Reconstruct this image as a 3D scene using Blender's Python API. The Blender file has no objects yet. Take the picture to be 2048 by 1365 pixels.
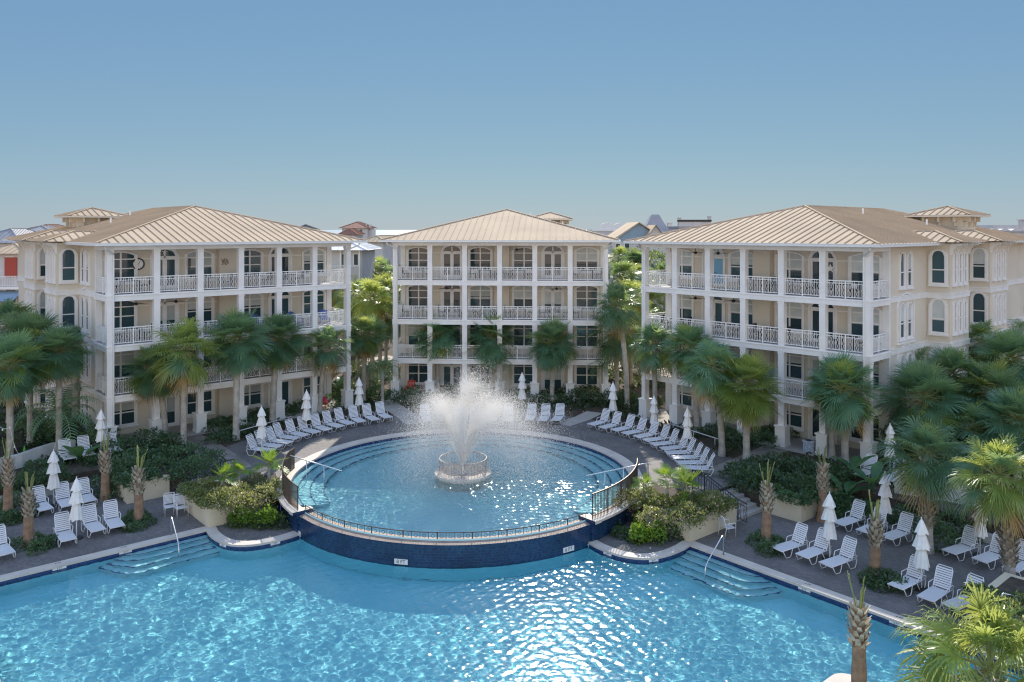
import bpy, math, random
import numpy as np
from mathutils import Vector, Matrix
from mathutils.geometry import tessellate_polygon
C = bpy.context.scene.collection
sc = bpy.context.scene
R = math.radians
PI = math.pi
# ------------------------------------------------------------------ camera, sky, sun, exposure
FPX, HZ, ZC = 1593.0, 460.0, 13.3
cam_d = bpy.data.cameras.new('camera')
cam_d.sensor_width = 36.0
cam_d.lens = 36.0 * FPX / 2048.0
cam_d.shift_y = -(682.5 - HZ) / 2048.0
cam_d.clip_start = 0.5
cam_d.clip_end = 90000
cam = bpy.data.objects.new('camera', cam_d)
C.objects.link(cam)
cam.location = (0, 0, ZC)
cam.rotation_euler = (R(90), 0, 0)
sc.camera = cam
SUN_EL, SUN_AZ = 33.5, 3.0
world = bpy.data.worlds.new('World')
sc.world = world
world.use_nodes = True
wt = world.node_tree
sky = wt.nodes.new('ShaderNodeTexSky')
sky.sky_type = 'NISHITA'
sky.sun_disc = False
sky.sun_elevation = R(SUN_EL)
sky.sun_rotation = R(SUN_AZ)
sky.air_density = 1.0
sky.dust_density = 0.0
sky.ozone_density = 1.0
sky.altitude = 10
bg = wt.nodes['Background']
bg.inputs[1].default_value = 0.10
# softer sky contrast; brightness added overhead and to the north to lift the shade
sep = wt.nodes.new('ShaderNodeSeparateColor')
gam = wt.nodes.new('ShaderNodeCombineColor')
wt.links.new(sky.outputs[0], sep.inputs[0])
for i, e in enumerate((0.60, 0.46, 0.20)):
    pw = wt.nodes.new('ShaderNodeMath')
    pw.operation = 'POWER'
    pw.inputs[1].default_value = e
    wt.links.new(sep.outputs[i], pw.inputs[0])
    wt.links.new(pw.outputs[0], gam.inputs[i])
tint = wt.nodes.new('ShaderNodeMix')
tint.data_type = 'RGBA'
tint.blend_type = 'MULTIPLY'
tint.inputs[0].default_value = 1.0
wt.links.new(gam.outputs[0], tint.inputs[6])
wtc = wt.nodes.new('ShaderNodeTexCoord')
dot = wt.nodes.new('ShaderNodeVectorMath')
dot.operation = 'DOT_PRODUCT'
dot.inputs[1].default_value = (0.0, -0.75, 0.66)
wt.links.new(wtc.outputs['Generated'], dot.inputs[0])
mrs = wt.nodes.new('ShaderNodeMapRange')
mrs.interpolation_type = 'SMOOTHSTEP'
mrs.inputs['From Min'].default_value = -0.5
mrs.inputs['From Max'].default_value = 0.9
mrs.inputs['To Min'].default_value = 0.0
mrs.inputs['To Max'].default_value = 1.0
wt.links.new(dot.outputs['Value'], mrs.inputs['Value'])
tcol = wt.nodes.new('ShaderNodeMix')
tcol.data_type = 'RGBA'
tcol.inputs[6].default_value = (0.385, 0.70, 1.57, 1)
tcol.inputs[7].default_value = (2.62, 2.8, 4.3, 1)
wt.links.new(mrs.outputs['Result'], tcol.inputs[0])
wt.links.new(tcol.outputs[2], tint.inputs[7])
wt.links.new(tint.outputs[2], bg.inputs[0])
sd = bpy.data.lights.new('sun', 'SUN')
sd.energy = 2.8
sd.angle = R(0.5)
sd.color = (1.0, 0.92, 0.80)
sun = bpy.data.objects.new('sun', sd)
C.objects.link(sun)
to_sun = Vector((math.sin(R(SUN_AZ)) * math.cos(R(SUN_EL)), math.cos(R(SUN_AZ)) * math.cos(R(SUN_EL)), math.sin(R(SUN_EL))))
sun.rotation_euler = to_sun.to_track_quat('Z', 'Y').to_euler()
sun.location = to_sun * 200
sc.view_settings.view_transform = 'Standard'
sc.view_settings.look = 'None'
sc.view_settings.exposure = 1.25
sc.view_settings.gamma = 1
sc.cycles.filter_width = 1.2
sc.cycles.use_adaptive_sampling = False
sc.view_settings.use_curve_mapping = False
sc.cycles.max_bounces = 8
sc.cycles.transparent_max_bounces = 12
sc.cycles.caustics_refractive = True
sc.cycles.caustics_reflective = False
sc.cycles.blur_glossy = 0.3
sc.cycles.sample_clamp_indirect = 2.0
try:
    sc.cycles.use_denoising = True
    sc.cycles.denoiser = 'OPENIMAGEDENOISE'
    sc.cycles.denoising_prefilter = 'NONE'
    sc.cycles.denoising_input_passes = 'RGB_ALBEDO_NORMAL'
except Exception:
    pass
rnd = random.Random(7)
nrnd = np.random.default_rng(5)

# ------------------------------------------------------------------ places
def P(px, py, z=0.0):
    """the point at height z that the photograph shows at this pixel"""
    d = FPX * (ZC - z) / (py - HZ)
    return Vector(((px - 1024) / FPX * d, d, z))
def ZP(py, d):
    return ZC - (py - HZ) / FPX * d
def XP(px, d):
    return (px - 1024) / FPX * d
PC = Vector((-2.7, 43.3, 0))                 # middle of the round pool
AX = R(4.5)
EU = Vector((math.cos(AX), -math.sin(AX), 0))
EV = Vector((math.sin(AX), math.cos(AX), 0))
def F(u, v, z=0.0):
    return PC + EU * u + EV * v + Vector((0, 0, z))
def toF(p):
    d = p - PC
    return d.dot(EU), d.dot(EV)
ZL, ZW = -0.9, -1.06                        # lower deck, lower water

# ------------------------------------------------------------------ materials
MATS = {}
def mat(name, col, rough=0.6, col2=None, scale=4.0, detail=4.0, bump=0.0, bscale=None, metal=0.0, spec=0.5, obj_var=0.0, thr=(0.35, 0.65)):
    if name in MATS:
        return MATS[name]
    m = bpy.data.materials.new(name)
    m.use_nodes = True
    nt = m.node_tree
    b = nt.nodes['Principled BSDF']
    b.inputs['Roughness'].default_value = rough
    b.inputs['Metallic'].default_value = metal
    b.inputs['Specular IOR Level'].default_value = spec
    b.inputs['Base Color'].default_value = (*col, 1)
    tc = nt.nodes.new('ShaderNodeTexCoord')
    out = None
    if col2 is not None:
        n = nt.nodes.new('ShaderNodeTexNoise')
        n.inputs['Scale'].default_value = scale
        n.inputs['Detail'].default_value = detail
        nt.links.new(tc.outputs['Object'], n.inputs['Vector'])
        r = nt.nodes.new('ShaderNodeValToRGB')
        r.color_ramp.elements[0].position = thr[0]
        r.color_ramp.elements[1].position = thr[1]
        r.color_ramp.elements[0].color = (*col, 1)
        r.color_ramp.elements[1].color = (*col2, 1)
        nt.links.new(n.outputs['Fac'], r.inputs['Fac'])
        out = r.outputs['Color']
    if obj_var > 0:
        oi = nt.nodes.new('ShaderNodeObjectInfo')
        hs = nt.nodes.new('ShaderNodeHueSaturation')
        mp = nt.nodes.new('ShaderNodeMapRange')
        mp.inputs['To Min'].default_value = 1 - obj_var
        mp.inputs['To Max'].default_value = 1 + obj_var
        nt.links.new(oi.outputs['Random'], mp.inputs['Value'])
        nt.links.new(mp.outputs['Result'], hs.inputs['Value'])
        if out is not None:
            nt.links.new(out, hs.inputs['Color'])
        else:
            hs.inputs['Color'].default_value = (*col, 1)
        out = hs.outputs['Color']
    if out is not None:
        nt.links.new(out, b.inputs['Base Color'])
    if bump > 0:
        n2 = nt.nodes.new('ShaderNodeTexNoise')
        n2.inputs['Scale'].default_value = bscale or scale * 4
        n2.inputs['Detail'].default_value = 6
        nt.links.new(tc.outputs['Object'], n2.inputs['Vector'])
        bp = nt.nodes.new('ShaderNodeBump')
        bp.inputs['Strength'].default_value = bump
        bp.inputs['Distance'].default_value = 0.05
        nt.links.new(n2.outputs['Fac'], bp.inputs['Height'])
        nt.links.new(bp.outputs['Normal'], b.inputs['Normal'])
    MATS[name] = m
    return m
def leafmat(name, col, col2, trans, tw=0.45, rough=0.42, scale=1.6):
    if name in MATS:
        return MATS[name]
    m = bpy.data.materials.new(name)
    m.use_nodes = True
    nt = m.node_tree
    b = nt.nodes['Principled BSDF']
    tc = nt.nodes.new('ShaderNodeTexCoord')
    n = nt.nodes.new('ShaderNodeTexNoise')
    n.inputs['Scale'].default_value = scale
    n.inputs['Detail'].default_value = 3
    nt.links.new(tc.outputs['Object'], n.inputs['Vector'])
    r = nt.nodes.new('ShaderNodeValToRGB')
    r.color_ramp.elements[0].position = 0.36
    r.color_ramp.elements[1].position = 0.64
    r.color_ramp.elements[0].color = (*col, 1)
    r.color_ramp.elements[1].color = (*col2, 1)
    nt.links.new(n.outputs['Fac'], r.inputs['Fac'])
    oi = nt.nodes.new('ShaderNodeObjectInfo')
    hs = nt.nodes.new('ShaderNodeHueSaturation')
    mp = nt.nodes.new('ShaderNodeMapRange')
    mp.inputs['To Min'].default_value = 0.75
    mp.inputs['To Max'].default_value = 1.3
    nt.links.new(oi.outputs['Random'], mp.inputs['Value'])
    nt.links.new(mp.outputs['Result'], hs.inputs['Value'])
    nt.links.new(r.outputs['Color'], hs.inputs['Color'])
    nt.links.new(hs.outputs['Color'], b.inputs['Base Color'])
    b.inputs['Roughness'].default_value = rough
    b.inputs['Specular IOR Level'].default_value = 0.5
    t = nt.nodes.new('ShaderNodeBsdfTranslucent')
    t.inputs['Color'].default_value = (*trans, 1)
    mx = nt.nodes.new('ShaderNodeMixShader')
    mx.inputs[0].default_value = tw
    nt.links.new(b.outputs[0], mx.inputs[1])
    nt.links.new(t.outputs[0], mx.inputs[2])
    nt.links.new(mx.outputs[0], nt.nodes['Material Output'].inputs['Surface'])
    MATS[name] = m
    return m

M_STUCCO = mat('cream_stucco', (0.66, 0.60, 0.49), 0.85, (0.60, 0.545, 0.445), 0.5, 6, 0.05, 30)
M_TAN = mat('tan_stucco', (0.47, 0.40, 0.31), 0.9, (0.42, 0.36, 0.28), 1.2, 5, 0.3, 30)
M_WHITE = mat('white_trim_paint', (0.80, 0.79, 0.76), 0.55, (0.72, 0.71, 0.69), 1.1, 4)
M_RAIL = mat('white_railing_paint', (0.82, 0.82, 0.80), 0.45)
M_FLOOR = mat('balcony_floor', (0.42, 0.40, 0.38), 0.8, (0.36, 0.34, 0.33), 3)
M_ROOF = mat('tan_metal_roof', (0.54, 0.425, 0.30), 0.8, (0.47, 0.37, 0.265), 0.35, 6, 0, None, 0.0, 0.04)
M_GUT = mat('gutter_paint', (0.70, 0.71, 0.69), 0.4)
M_DARK = mat('dark_furniture', (0.03, 0.028, 0.027), 0.6)
M_BRONZE = mat('bronze_metal', (0.10, 0.07, 0.055), 0.4, None, metal=0.3)
M_BLACK = mat('black_iron', (0.02, 0.022, 0.025), 0.5)
M_STEEL = mat('brushed_steel', (0.62, 0.63, 0.64), 0.22, None, metal=1.0)
M_SLING = mat('white_vinyl_strap', (0.68, 0.68, 0.69), 0.45, None, obj_var=0.04)
M_TUBE = mat('white_tube', (0.74, 0.74, 0.75), 0.35)
M_CANVAS = mat('white_canvas', (0.78, 0.77, 0.74), 0.9, (0.70, 0.69, 0.66), 3, 4, 0.2, 8)
M_CREAM = mat('cream_planter_stucco', (0.66, 0.58, 0.42), 0.9, (0.58, 0.51, 0.37), 1.0, 6, 0.3, 25)
M_GREYW = mat('grey_white_wall', (0.55, 0.56, 0.53), 0.9, (0.46, 0.47, 0.45), 1.0, 6, 0.2, 20)
M_COPING = mat('stone_coping', (0.62, 0.55, 0.47), 0.75, (0.52, 0.46, 0.40), 1.4, 6, 0.2, 14)
M_RIM = mat('brown_stone_rim', (0.33, 0.25, 0.20), 0.7, (0.25, 0.19, 0.155), 1.6, 6, 0.15, 14)
M_MULCH = mat('dark_mulch', (0.045, 0.035, 0.026), 0.95, (0.09, 0.07, 0.05), 2.5, 8, 0.8, 12)
M_CONC = mat('light_concrete', (0.42, 0.39, 0.36), 0.9, (0.36, 0.34, 0.31), 1.0, 6)
M_TRUNK = mat('palm_trunk', (0.46, 0.43, 0.38), 0.95, (0.30, 0.28, 0.24), 3.0, 8, 0.8, 9, obj_var=0.12)
M_TRUNK2 = mat('brown_palm_trunk', (0.32, 0.21, 0.13), 0.95, (0.20, 0.13, 0.085), 4.0, 8, 0.8, 12, obj_var=0.1)
M_BOOT = mat('leaf_base_boots', (0.50, 0.46, 0.37), 0.9, (0.30, 0.25, 0.18), 5.0, 4, obj_var=0.12)
M_STUB = leafmat('pale_leaf_stalk', (0.22, 0.26, 0.09), (0.32, 0.33, 0.14), (0.4, 0.45, 0.12), 0.3)
M_PALM = leafmat('palm_leaf', (0.075, 0.180, 0.130), (0.130, 0.250, 0.150), (0.42, 0.55, 0.18), 0.40, 0.28)
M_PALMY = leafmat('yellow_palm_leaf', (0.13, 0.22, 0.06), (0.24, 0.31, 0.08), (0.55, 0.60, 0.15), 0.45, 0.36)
M_DEAD = leafmat('dry_palm_leaf', (0.30, 0.19, 0.07), (0.40, 0.27, 0.10), (0.5, 0.32, 0.08), 0.35)
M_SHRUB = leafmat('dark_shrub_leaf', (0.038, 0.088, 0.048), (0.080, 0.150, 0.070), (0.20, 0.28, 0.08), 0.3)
M_LIME = leafmat('lime_shrub_leaf', (0.10, 0.22, 0.025), (0.20, 0.34, 0.04), (0.30, 0.42, 0.05), 0.4)
M_OLIVE = leafmat('flowering_shrub_leaf', (0.09, 0.14, 0.04), (0.20, 0.22, 0.08), (0.42, 0.44, 0.13), 0.4)
M_PINKL = leafmat('pale_flower', (0.42, 0.34, 0.24), (0.48, 0.36, 0.30), (0.45, 0.36, 0.25), 0.3)
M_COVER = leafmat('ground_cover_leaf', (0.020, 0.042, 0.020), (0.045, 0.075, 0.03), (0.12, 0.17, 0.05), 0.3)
M_BANANA = leafmat('broad_leaf', (0.05, 0.14, 0.06), (0.09, 0.20, 0.08), (0.2, 0.34, 0.09), 0.4)

def pane_mat():
    m = bpy.data.materials.new('window_glass')
    m.use_nodes = True
    nt = m.node_tree
    b = nt.nodes['Principled BSDF']
    oi = nt.nodes.new('ShaderNodeObjectInfo')
    r = nt.nodes.new('ShaderNodeValToRGB')
    e = r.color_ramp.elements
    e[0].color = (0.018, 0.042, 0.052, 1)
    e[1].color = (0.060, 0.115, 0.135, 1)
    nt.links.new(oi.outputs['Random'], r.inputs['Fac'])
    nt.links.new(r.outputs[0], b.inputs['Base Color'])
    b.inputs['Roughness'].default_value = 0.04
    b.inputs['Specular IOR Level'].default_value = 0.4
    tc = nt.nodes.new('ShaderNodeTexCoord')
    n = nt.nodes.new('ShaderNodeTexNoise')
    n.inputs['Scale'].default_value = 0.8
    nt.links.new(tc.outputs['Object'], n.inputs['Vector'])
    bp = nt.nodes.new('ShaderNodeBump')
    bp.inputs['Strength'].default_value = 0.12
    bp.inputs['Distance'].default_value = 0.1
    nt.links.new(n.outputs['Fac'], bp.inputs['Height'])
    nt.links.new(bp.outputs['Normal'], b.inputs['Normal'])
    return m
M_PANE = pane_mat()
M_BLIND = mat('pale_blind', (0.50, 0.54, 0.52), 0.7, (0.42, 0.46, 0.45), 2.0, 3, obj_var=0.2)

def brickmat(name, c1, c2, mortar, scale, w=0.5, h=0.25, ms=0.012, rough=0.8, rot=45, bump=0.3, noise=0.5):
    m = bpy.data.materials.new(name)
    m.use_nodes = True
    nt = m.node_tree
    b = nt.nodes['Principled BSDF']
    b.inputs['Roughness'].default_value = rough
    tc = nt.nodes.new('ShaderNodeTexCoord')
    mp = nt.nodes.new('ShaderNodeMapping')
    mp.inputs['Rotation'].default_value = (0, 0, R(rot))
    nt.links.new(tc.outputs['Object'], mp.inputs['Vector'])
    br = nt.nodes.new('ShaderNodeTexBrick')
    br.inputs['Color1'].default_value = (*c1, 1)
    br.inputs['Color2'].default_value = (*c2, 1)
    br.inputs['Mortar'].default_value = (*mortar, 1)
    br.inputs['Scale'].default_value = scale
    br.inputs['Mortar Size'].default_value = ms
    br.inputs['Brick Width'].default_value = w
    br.inputs['Row Height'].default_value = h
    nt.links.new(mp.outputs[0], br.inputs['Vector'])
    n = nt.nodes.new('ShaderNodeTexNoise')
    n.inputs['Scale'].default_value = 0.8
    n.inputs['Detail'].default_value = 7
    nt.links.new(tc.outputs['Object'], n.inputs['Vector'])
    mr = nt.nodes.new('ShaderNodeMapRange')
    mr.inputs['From Min'].default_value = 0.3
    mr.inputs['From Max'].default_value = 0.7
    mr.inputs['To Min'].default_value = 1 - noise
    mr.inputs['To Max'].default_value = 1 + noise * 0.4
    nt.links.new(n.outputs['Fac'], mr.inputs['Value'])
    hs = nt.nodes.new('ShaderNodeHueSaturation')
    nt.links.new(br.outputs['Color'], hs.inputs['Color'])
    nt.links.new(mr.outputs[0], hs.inputs['Value'])
    nt.links.new(hs.outputs[0], b.inputs['Base Color'])
    bp = nt.nodes.new('ShaderNodeBump')
    bp.inputs['Strength'].default_value = bump
    bp.inputs['Distance'].default_value = 0.01
    bp.invert = True
    nt.links.new(br.outputs['Fac'], bp.inputs['Height'])
    nt.links.new(bp.outputs['Normal'], b.inputs['Normal'])
    return m
M_PAVER = brickmat('brick_pavers', (0.205, 0.18, 0.165), (0.13, 0.13, 0.13), (0.07, 0.07, 0.07), 2.6, rot=40.5, noise=0.22)
M_PATH = brickmat('path_pavers', (0.34, 0.30, 0.26), (0.27, 0.25, 0.23), (0.14, 0.13, 0.12), 2.2, rot=20)
M_TILE = brickmat('blue_wall_tile', (0.010, 0.028, 0.085), (0.014, 0.055, 0.115), (0.04, 0.07, 0.14), 4.2, 0.5, 0.5, 0.02, 0.15, 0, 0.3, 0.35)
M_BAND = mat('navy_tile_band', (0.02, 0.04, 0.13), 0.2, (0.04, 0.07, 0.18), 6, 2)
M_POOL = mat('aqua_plaster', (0.27, 0.68, 0.78), 0.8, (0.33, 0.74, 0.83), 0.5, 4)
M_POOL2 = mat('pale_aqua_plaster', (0.42, 0.74, 0.80), 0.8, (0.48, 0.78, 0.83), 0.5, 4)
M_NOSE = mat('blue_step_nosing', (0.03, 0.08, 0.22), 0.4)

# ------------------------------------------------------------------ mesh helpers
class MB:
    def __init__(s):
        s.v, s.f, s.m = [], [], []
    def face(s, pts, mi=0):
        n = len(s.v)
        s.v += [tuple(p) for p in pts]
        s.f.append(tuple(range(n, n + len(pts))))
        s.m.append(mi)
    def obox(s, c, a, b, d, mi=0):
        c, a, b, d = Vector(c), Vector(a), Vector(b), Vector(d)
        n = len(s.v)
        for k in (-1, 1):
            for i, j in ((-1, -1), (1, -1), (1, 1), (-1, 1)):
                s.v.append(tuple(c + a * i + b * j + d * k))
        for q in ((3, 2, 1, 0), (4, 5, 6, 7), (0, 1, 5, 4), (1, 2, 6, 5), (2, 3, 7, 6), (3, 0, 4, 7)):
            s.f.append(tuple(n + i for i in q))
            s.m.append(mi)
    def box(s, x0, x1, y0, y1, z0, z1, mi=0):
        s.obox(((x0 + x1) / 2, (y0 + y1) / 2, (z0 + z1) / 2), ((x1 - x0) / 2, 0, 0), (0, (y1 - y0) / 2, 0), (0, 0, (z1 - z0) / 2), mi)
    def bar(s, p, q, w, h=None, up=(0, 0, 1), mi=0):
        p, q = Vector(p), Vector(q)
        d = q - p
        if d.length < 1e-6:
            return
        t = d.normalized()
        a = t.cross(Vector(up))
        if a.length < 1e-4:
            a = t.cross(Vector((1, 0, 0)))
        a.normalize()
        b = a.cross(t)
        s.obox((p + q) / 2, a * w / 2, b * (h or w) / 2, d / 2, mi)
    def tube(s, pts, r, n=6, closed=False, mi=0, cap=True):
        pts = [Vector(p) for p in pts]
        k = len(pts)
        rr = r if isinstance(r, (list, tuple)) else [r] * k
        base = len(s.v)
        prev = None
        for i, p in enumerate(pts):
            if closed:
                t = pts[(i + 1) % k] - pts[i - 1]
            else:
                t = pts[min(i + 1, k - 1)] - pts[max(i - 1, 0)]
            t.normalize()
            if prev is None:
                a = t.cross(Vector((0, 0, 1)))
                if a.length < 1e-3:
                    a = t.cross(Vector((1, 0, 0)))
            else:
                a = prev - t * prev.dot(t)
            a.normalize()
            prev = a
            b = t.cross(a)
            for j in range(n):
                an = 2 * PI * j / n
                s.v.append(tuple(p + (a * math.cos(an) + b * math.sin(an)) * rr[i]))
        for i in range(k if closed else k - 1):
            i2 = (i + 1) % k
            for j in range(n):
                j2 = (j + 1) % n
                s.f.append((base + i * n + j, base + i * n + j2, base + i2 * n + j2, base + i2 * n + j))
                s.m.append(mi)
        if cap and not closed:
            s.f.append(tuple(base + j for j in reversed(range(n))))
            s.m.append(mi)
            s.f.append(tuple(base + (k - 1) * n + j for j in range(n)))
            s.m.append(mi)
    def lathe(s, prof, n=24, c=(0, 0, 0), a0=0.0, a1=2 * PI, mi=0):
        full = abs(a1 - a0 - 2 * PI) < 1e-6
        k = n if full else n + 1
        base = len(s.v)
        for i in range(k):
            an = a0 + (a1 - a0) * i / n
            for r_, z in prof:
                s.v.append((c[0] + r_ * math.cos(an), c[1] + r_ * math.sin(an), c[2] + z))
        L = len(prof)
        for i in range(n):
            i2 = (i + 1) % k
            for j in range(L - 1):
                s.f.append((base + i * L + j, base + i2 * L + j, base + i2 * L + j + 1, base + i * L + j + 1))
                s.m.append(mi[j] if isinstance(mi, (list, tuple)) else mi)
        if not full:
            for i, rev in ((0, False), (n, True)):
                q = [base + i * L + j for j in range(L)]
                s.f.append(tuple(reversed(q)) if rev else tuple(q))
                s.m.append(mi[1] if isinstance(mi, (list, tuple)) else mi)
    def poly(s, pts, z=None, mi=0, holes=()):
        loops = [[Vector((p[0], p[1], p[2] if z is None else z)) for p in L] for L in (pts, *holes)]
        tris = tessellate_polygon(loops)
        flat = [p for L in loops for p in L]
        n = len(s.v)
        s.v += [tuple(p) for p in flat]
        for t in tris:
            a, b, c = (flat[i] for i in t)
            if (b - a).cross(c - a).z < 0:
                t = (t[0], t[2], t[1])
            s.f.append(tuple(n + i for i in t))
            s.m.append(mi)
    def prism(s, pts, z0, z1, mi=0, top=None):
        s.poly(pts, z1, mi if top is None else top)
        for i in range(len(pts)):
            a, b = pts[i], pts[(i + 1) % len(pts)]
            s.face([(a[0], a[1], z0), (b[0], b[1], z0), (b[0], b[1], z1), (a[0], a[1], z1)], mi)
    def mesh(s, name, mats, smooth=False):
        me = bpy.data.meshes.new(name)
        me.from_pydata(s.v, [], s.f)
        for m in (mats if isinstance(mats, (list, tuple)) else [mats]):
            me.materials.append(m)
        if any(s.m):
            me.polygons.foreach_set('material_index', s.m)
        if smooth:
            me.polygons.foreach_set('use_smooth', [True] * len(s.f))
        me.update()
        return me
    def build(s, name, mats, parent=None, loc=(0, 0, 0), rz=0.0, smooth=False):
        return link(name, s.mesh(name, mats, smooth), parent, loc, rz)
def link(name, me, parent=None, loc=(0, 0, 0), rz=0.0, scale=None):
    o = bpy.data.objects.new(name, me)
    C.objects.link(o)
    o.parent = parent
    o.location = loc
    o.rotation_euler = (0, 0, rz)
    if scale is not None:
        o.scale = scale if isinstance(scale, (tuple, list)) else (scale,) * 3
    return o
def tag(o, label, cat, group=None):
    o['label'] = label
    o['category'] = cat
    if group:
        o['group'] = group
    return o
def thing(name, label, cat, loc=(0, 0, 0), rz=0.0, group=None):
    return tag(link(name, None, None, loc, rz), label, cat, group)
def struct(o):
    o['kind'] = 'structure'
    return o
def stuff(o, label, cat):
    o['kind'] = 'stuff'
    return tag(o, label, cat)
def dup(root, loc, rz, label, group=None, scale=1.0):
    r = root.copy()
    C.objects.link(r)
    r.location = loc
    r.rotation_euler = (0, 0, rz)
    r.scale = (scale,) * 3
    r['label'] = label
    if group:
        r['group'] = group
    for ch in list(root.children):
        c = ch.copy()
        C.objects.link(c)
        c.parent = r
        for g in ch.children:
            d = g.copy()
            C.objects.link(d)
            d.parent = c
    return r
def tris_mesh(name, V, n_per, mats, mi=None, smooth=False):
    """V: (N, n_per, 3) array, one polygon of n_per corners each"""
    N = V.shape[0]
    me = bpy.data.meshes.new(name)
    me.vertices.add(N * n_per)
    me.vertices.foreach_set('co', V.reshape(-1).astype(np.float32))
    me.loops.add(N * n_per)
    me.loops.foreach_set('vertex_index', np.arange(N * n_per, dtype=np.int32))
    me.polygons.add(N)
    me.polygons.foreach_set('loop_start', np.arange(0, N * n_per, n_per, dtype=np.int32))
    me.polygons.foreach_set('loop_total', np.full(N, n_per, dtype=np.int32))
    for m in (mats if isinstance(mats, (list, tuple)) else [mats]):
        me.materials.append(m)
    if mi is not None:
        me.polygons.foreach_set('material_index', mi.astype(np.int32))
    me.update(calc_edges=True)
    return me
ORD = ['first', 'second', 'third', 'fourth', 'fifth', 'sixth', 'seventh', 'eighth', 'ninth', 'tenth', 'eleventh', 'twelfth', 'thirteenth', 'fourteenth', 'fifteenth']

# ------------------------------------------------------------------ the setting: ground, decks, pools, water, sea
RO = 9.62                                     # outer radius of the round pool's wall
BQ = [(8.75, -3.75), (11.3, -6.2), (13.75, -3.7), (12.5, -2.35), (14.3, -0.55), (15.55, -1.8), (17.0, -3.25), (19.9, -0.35), (32.0, -12.4), (70.0, -50.0)]
aR = math.atan2(BQ[0][1], BQ[0][0])
arc_back = [(RO * math.cos(a), RO * math.sin(a)) for a in np.linspace(PI - aR, aR, 49)]
up_poly = [F(u, v) for u, v in reversed(BQ)]
up_poly += [F(u, v) for u, v in reversed(arc_back)]
up_poly += [F(-u, v) for u, v in BQ]
up_poly += [Vector((-400, 60, 0)), Vector((-400, 178, 0)), Vector((400, 178, 0)), Vector((400, 60, 0))]
b = MB()
b.poly(up_poly, 0.0)
for s in (1, -1):
    for (u0, v0), (u1, v1) in zip(BQ, BQ[1:]):
        p, q = F(s * u0, v0), F(s * u1, v1)
        if s > 0:
            p, q = q, p
        b.face([(q.x, q.y, -1.05), (p.x, p.y, -1.05), (p.x, p.y, 0), (q.x, q.y, 0)])
struct(b.build('ground', M_MULCH))
b = MB()
b.poly([(-900, 177.9), (900, 177.9), (900, 230), (-900, 230)], -0.5)
struct(b.build('beach', mat('pale_sand', (0.5, 0.45, 0.37), 0.95, (0.45, 0.40, 0.33), 0.2)))
b = MB()
b.poly([(-60000, 229), (60000, 229), (60000, 60000), (-60000, 60000)], -1.0)
struct(b.build('sea', mat('sea_water', (0.10, 0.19, 0.26), 0.35, (0.13, 0.22, 0.28), 0.02, 6, 0.6, 0.3)))

# outline of the main pool (u, v), right half from the round pool outward
def scallop(s):
    p0, p1 = (6.75, -6.62), (11.25, -6.5)
    pts = []
    for k in range(15):
        t = k / 14
        pts.append((s * (p0[0] + (p1[0] - p0[0]) * t), p0[1] + (p1[1] - p0[1]) * t - 1.62 * math.sin(PI * t) ** 0.85))
    return pts
SC = scallop(1)
aS = math.atan2(SC[0][1], SC[0][0])
RW = 9.42                                     # where the tile wall meets the lower water
front_arc = [(RW * math.cos(a), RW * math.sin(a)) for a in np.linspace(aS, -PI - aS, 41)]
right_out = SC + [(21.0, -16.25), (21.0, -34.0)]
pool_out = [(-u, v) for u, v in reversed(right_out)] + [p for p in reversed(front_arc)][1:-1] + right_out
pool_xy = [F(u, v) for u, v in pool_out]
# lower deck, left and right halves
for s in (1, -1):
    pts = [F(s * u, v, ZL) for u, v in SC + [(21.0, -16.25), (21.0, -34.0), (70, -50)]] + [F(s * u, v, ZL) for u, v in reversed(BQ[:-1])]
    pts.append(F(s * RW * math.cos(aR + 0.0), RW * math.sin(aR), ZL))
    b = MB()
    b.poly(pts)
    struct(b.build('lower_deck', M_PAVER))
# upper deck: ring of pavers round the round pool, reaching the stairs
pts = []
for a in np.linspace(R(-14), R(194), 60):
    r = 15.3 + 0.5 * math.sin(a * 5)
    pts.append(F(r * math.cos(a), r * math.sin(a), 0.006))
inner = [F(RO * math.cos(a), RO * math.sin(a), 0.006) for a in np.linspace(PI - aR, aR, 60)]
pts = [F(14.3, -0.62, 0.006)] + pts[4:-4] + [F(-14.3, -0.62, 0.006), F(-12.5, -2.4, 0.006), F(-10.2, -0.6, .006)] + inner[2:-2] + [F(10.2, -0.6, .006), F(12.5, -2.4, 0.006)]
b = MB()
b.poly(pts)
struct(b.build('upper_deck', M_PAVER))
# paths
def path(pix, w, m=M_PATH, z=0.012):
    c = [P(x, y) for x, y in pix]
    L, Rr = [], []
    for i, p in enumerate(c):
        t = (c[min(i + 1, len(c) - 1)] - c[max(i - 1, 0)]).normalized()
        n = Vector((-t.y, t.x, 0))
        L.append(p + n * w / 2)
        Rr.append(p - n * w / 2)
    q = MB()
    q.poly(L + list(reversed(Rr)), z)
    struct(q.build('path', m))
path([(345, 862), (395, 885), (440, 915), (470, 940)], 1.9)
path([(1640, 868), (1560, 893), (1490, 925), (1425, 950)], 1.6)
path([(760, 800), (795, 820), (835, 848)], 1.5, M_CONC)
path([(1190, 825), (1165, 837), (1125, 850)], 1.3, M_CONC)
path([(700, 730), (755, 722), (800, 716)], 4.0, M_CONC)
path([(1200, 735), (1290, 728)], 5.0, M_CONC)

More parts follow.
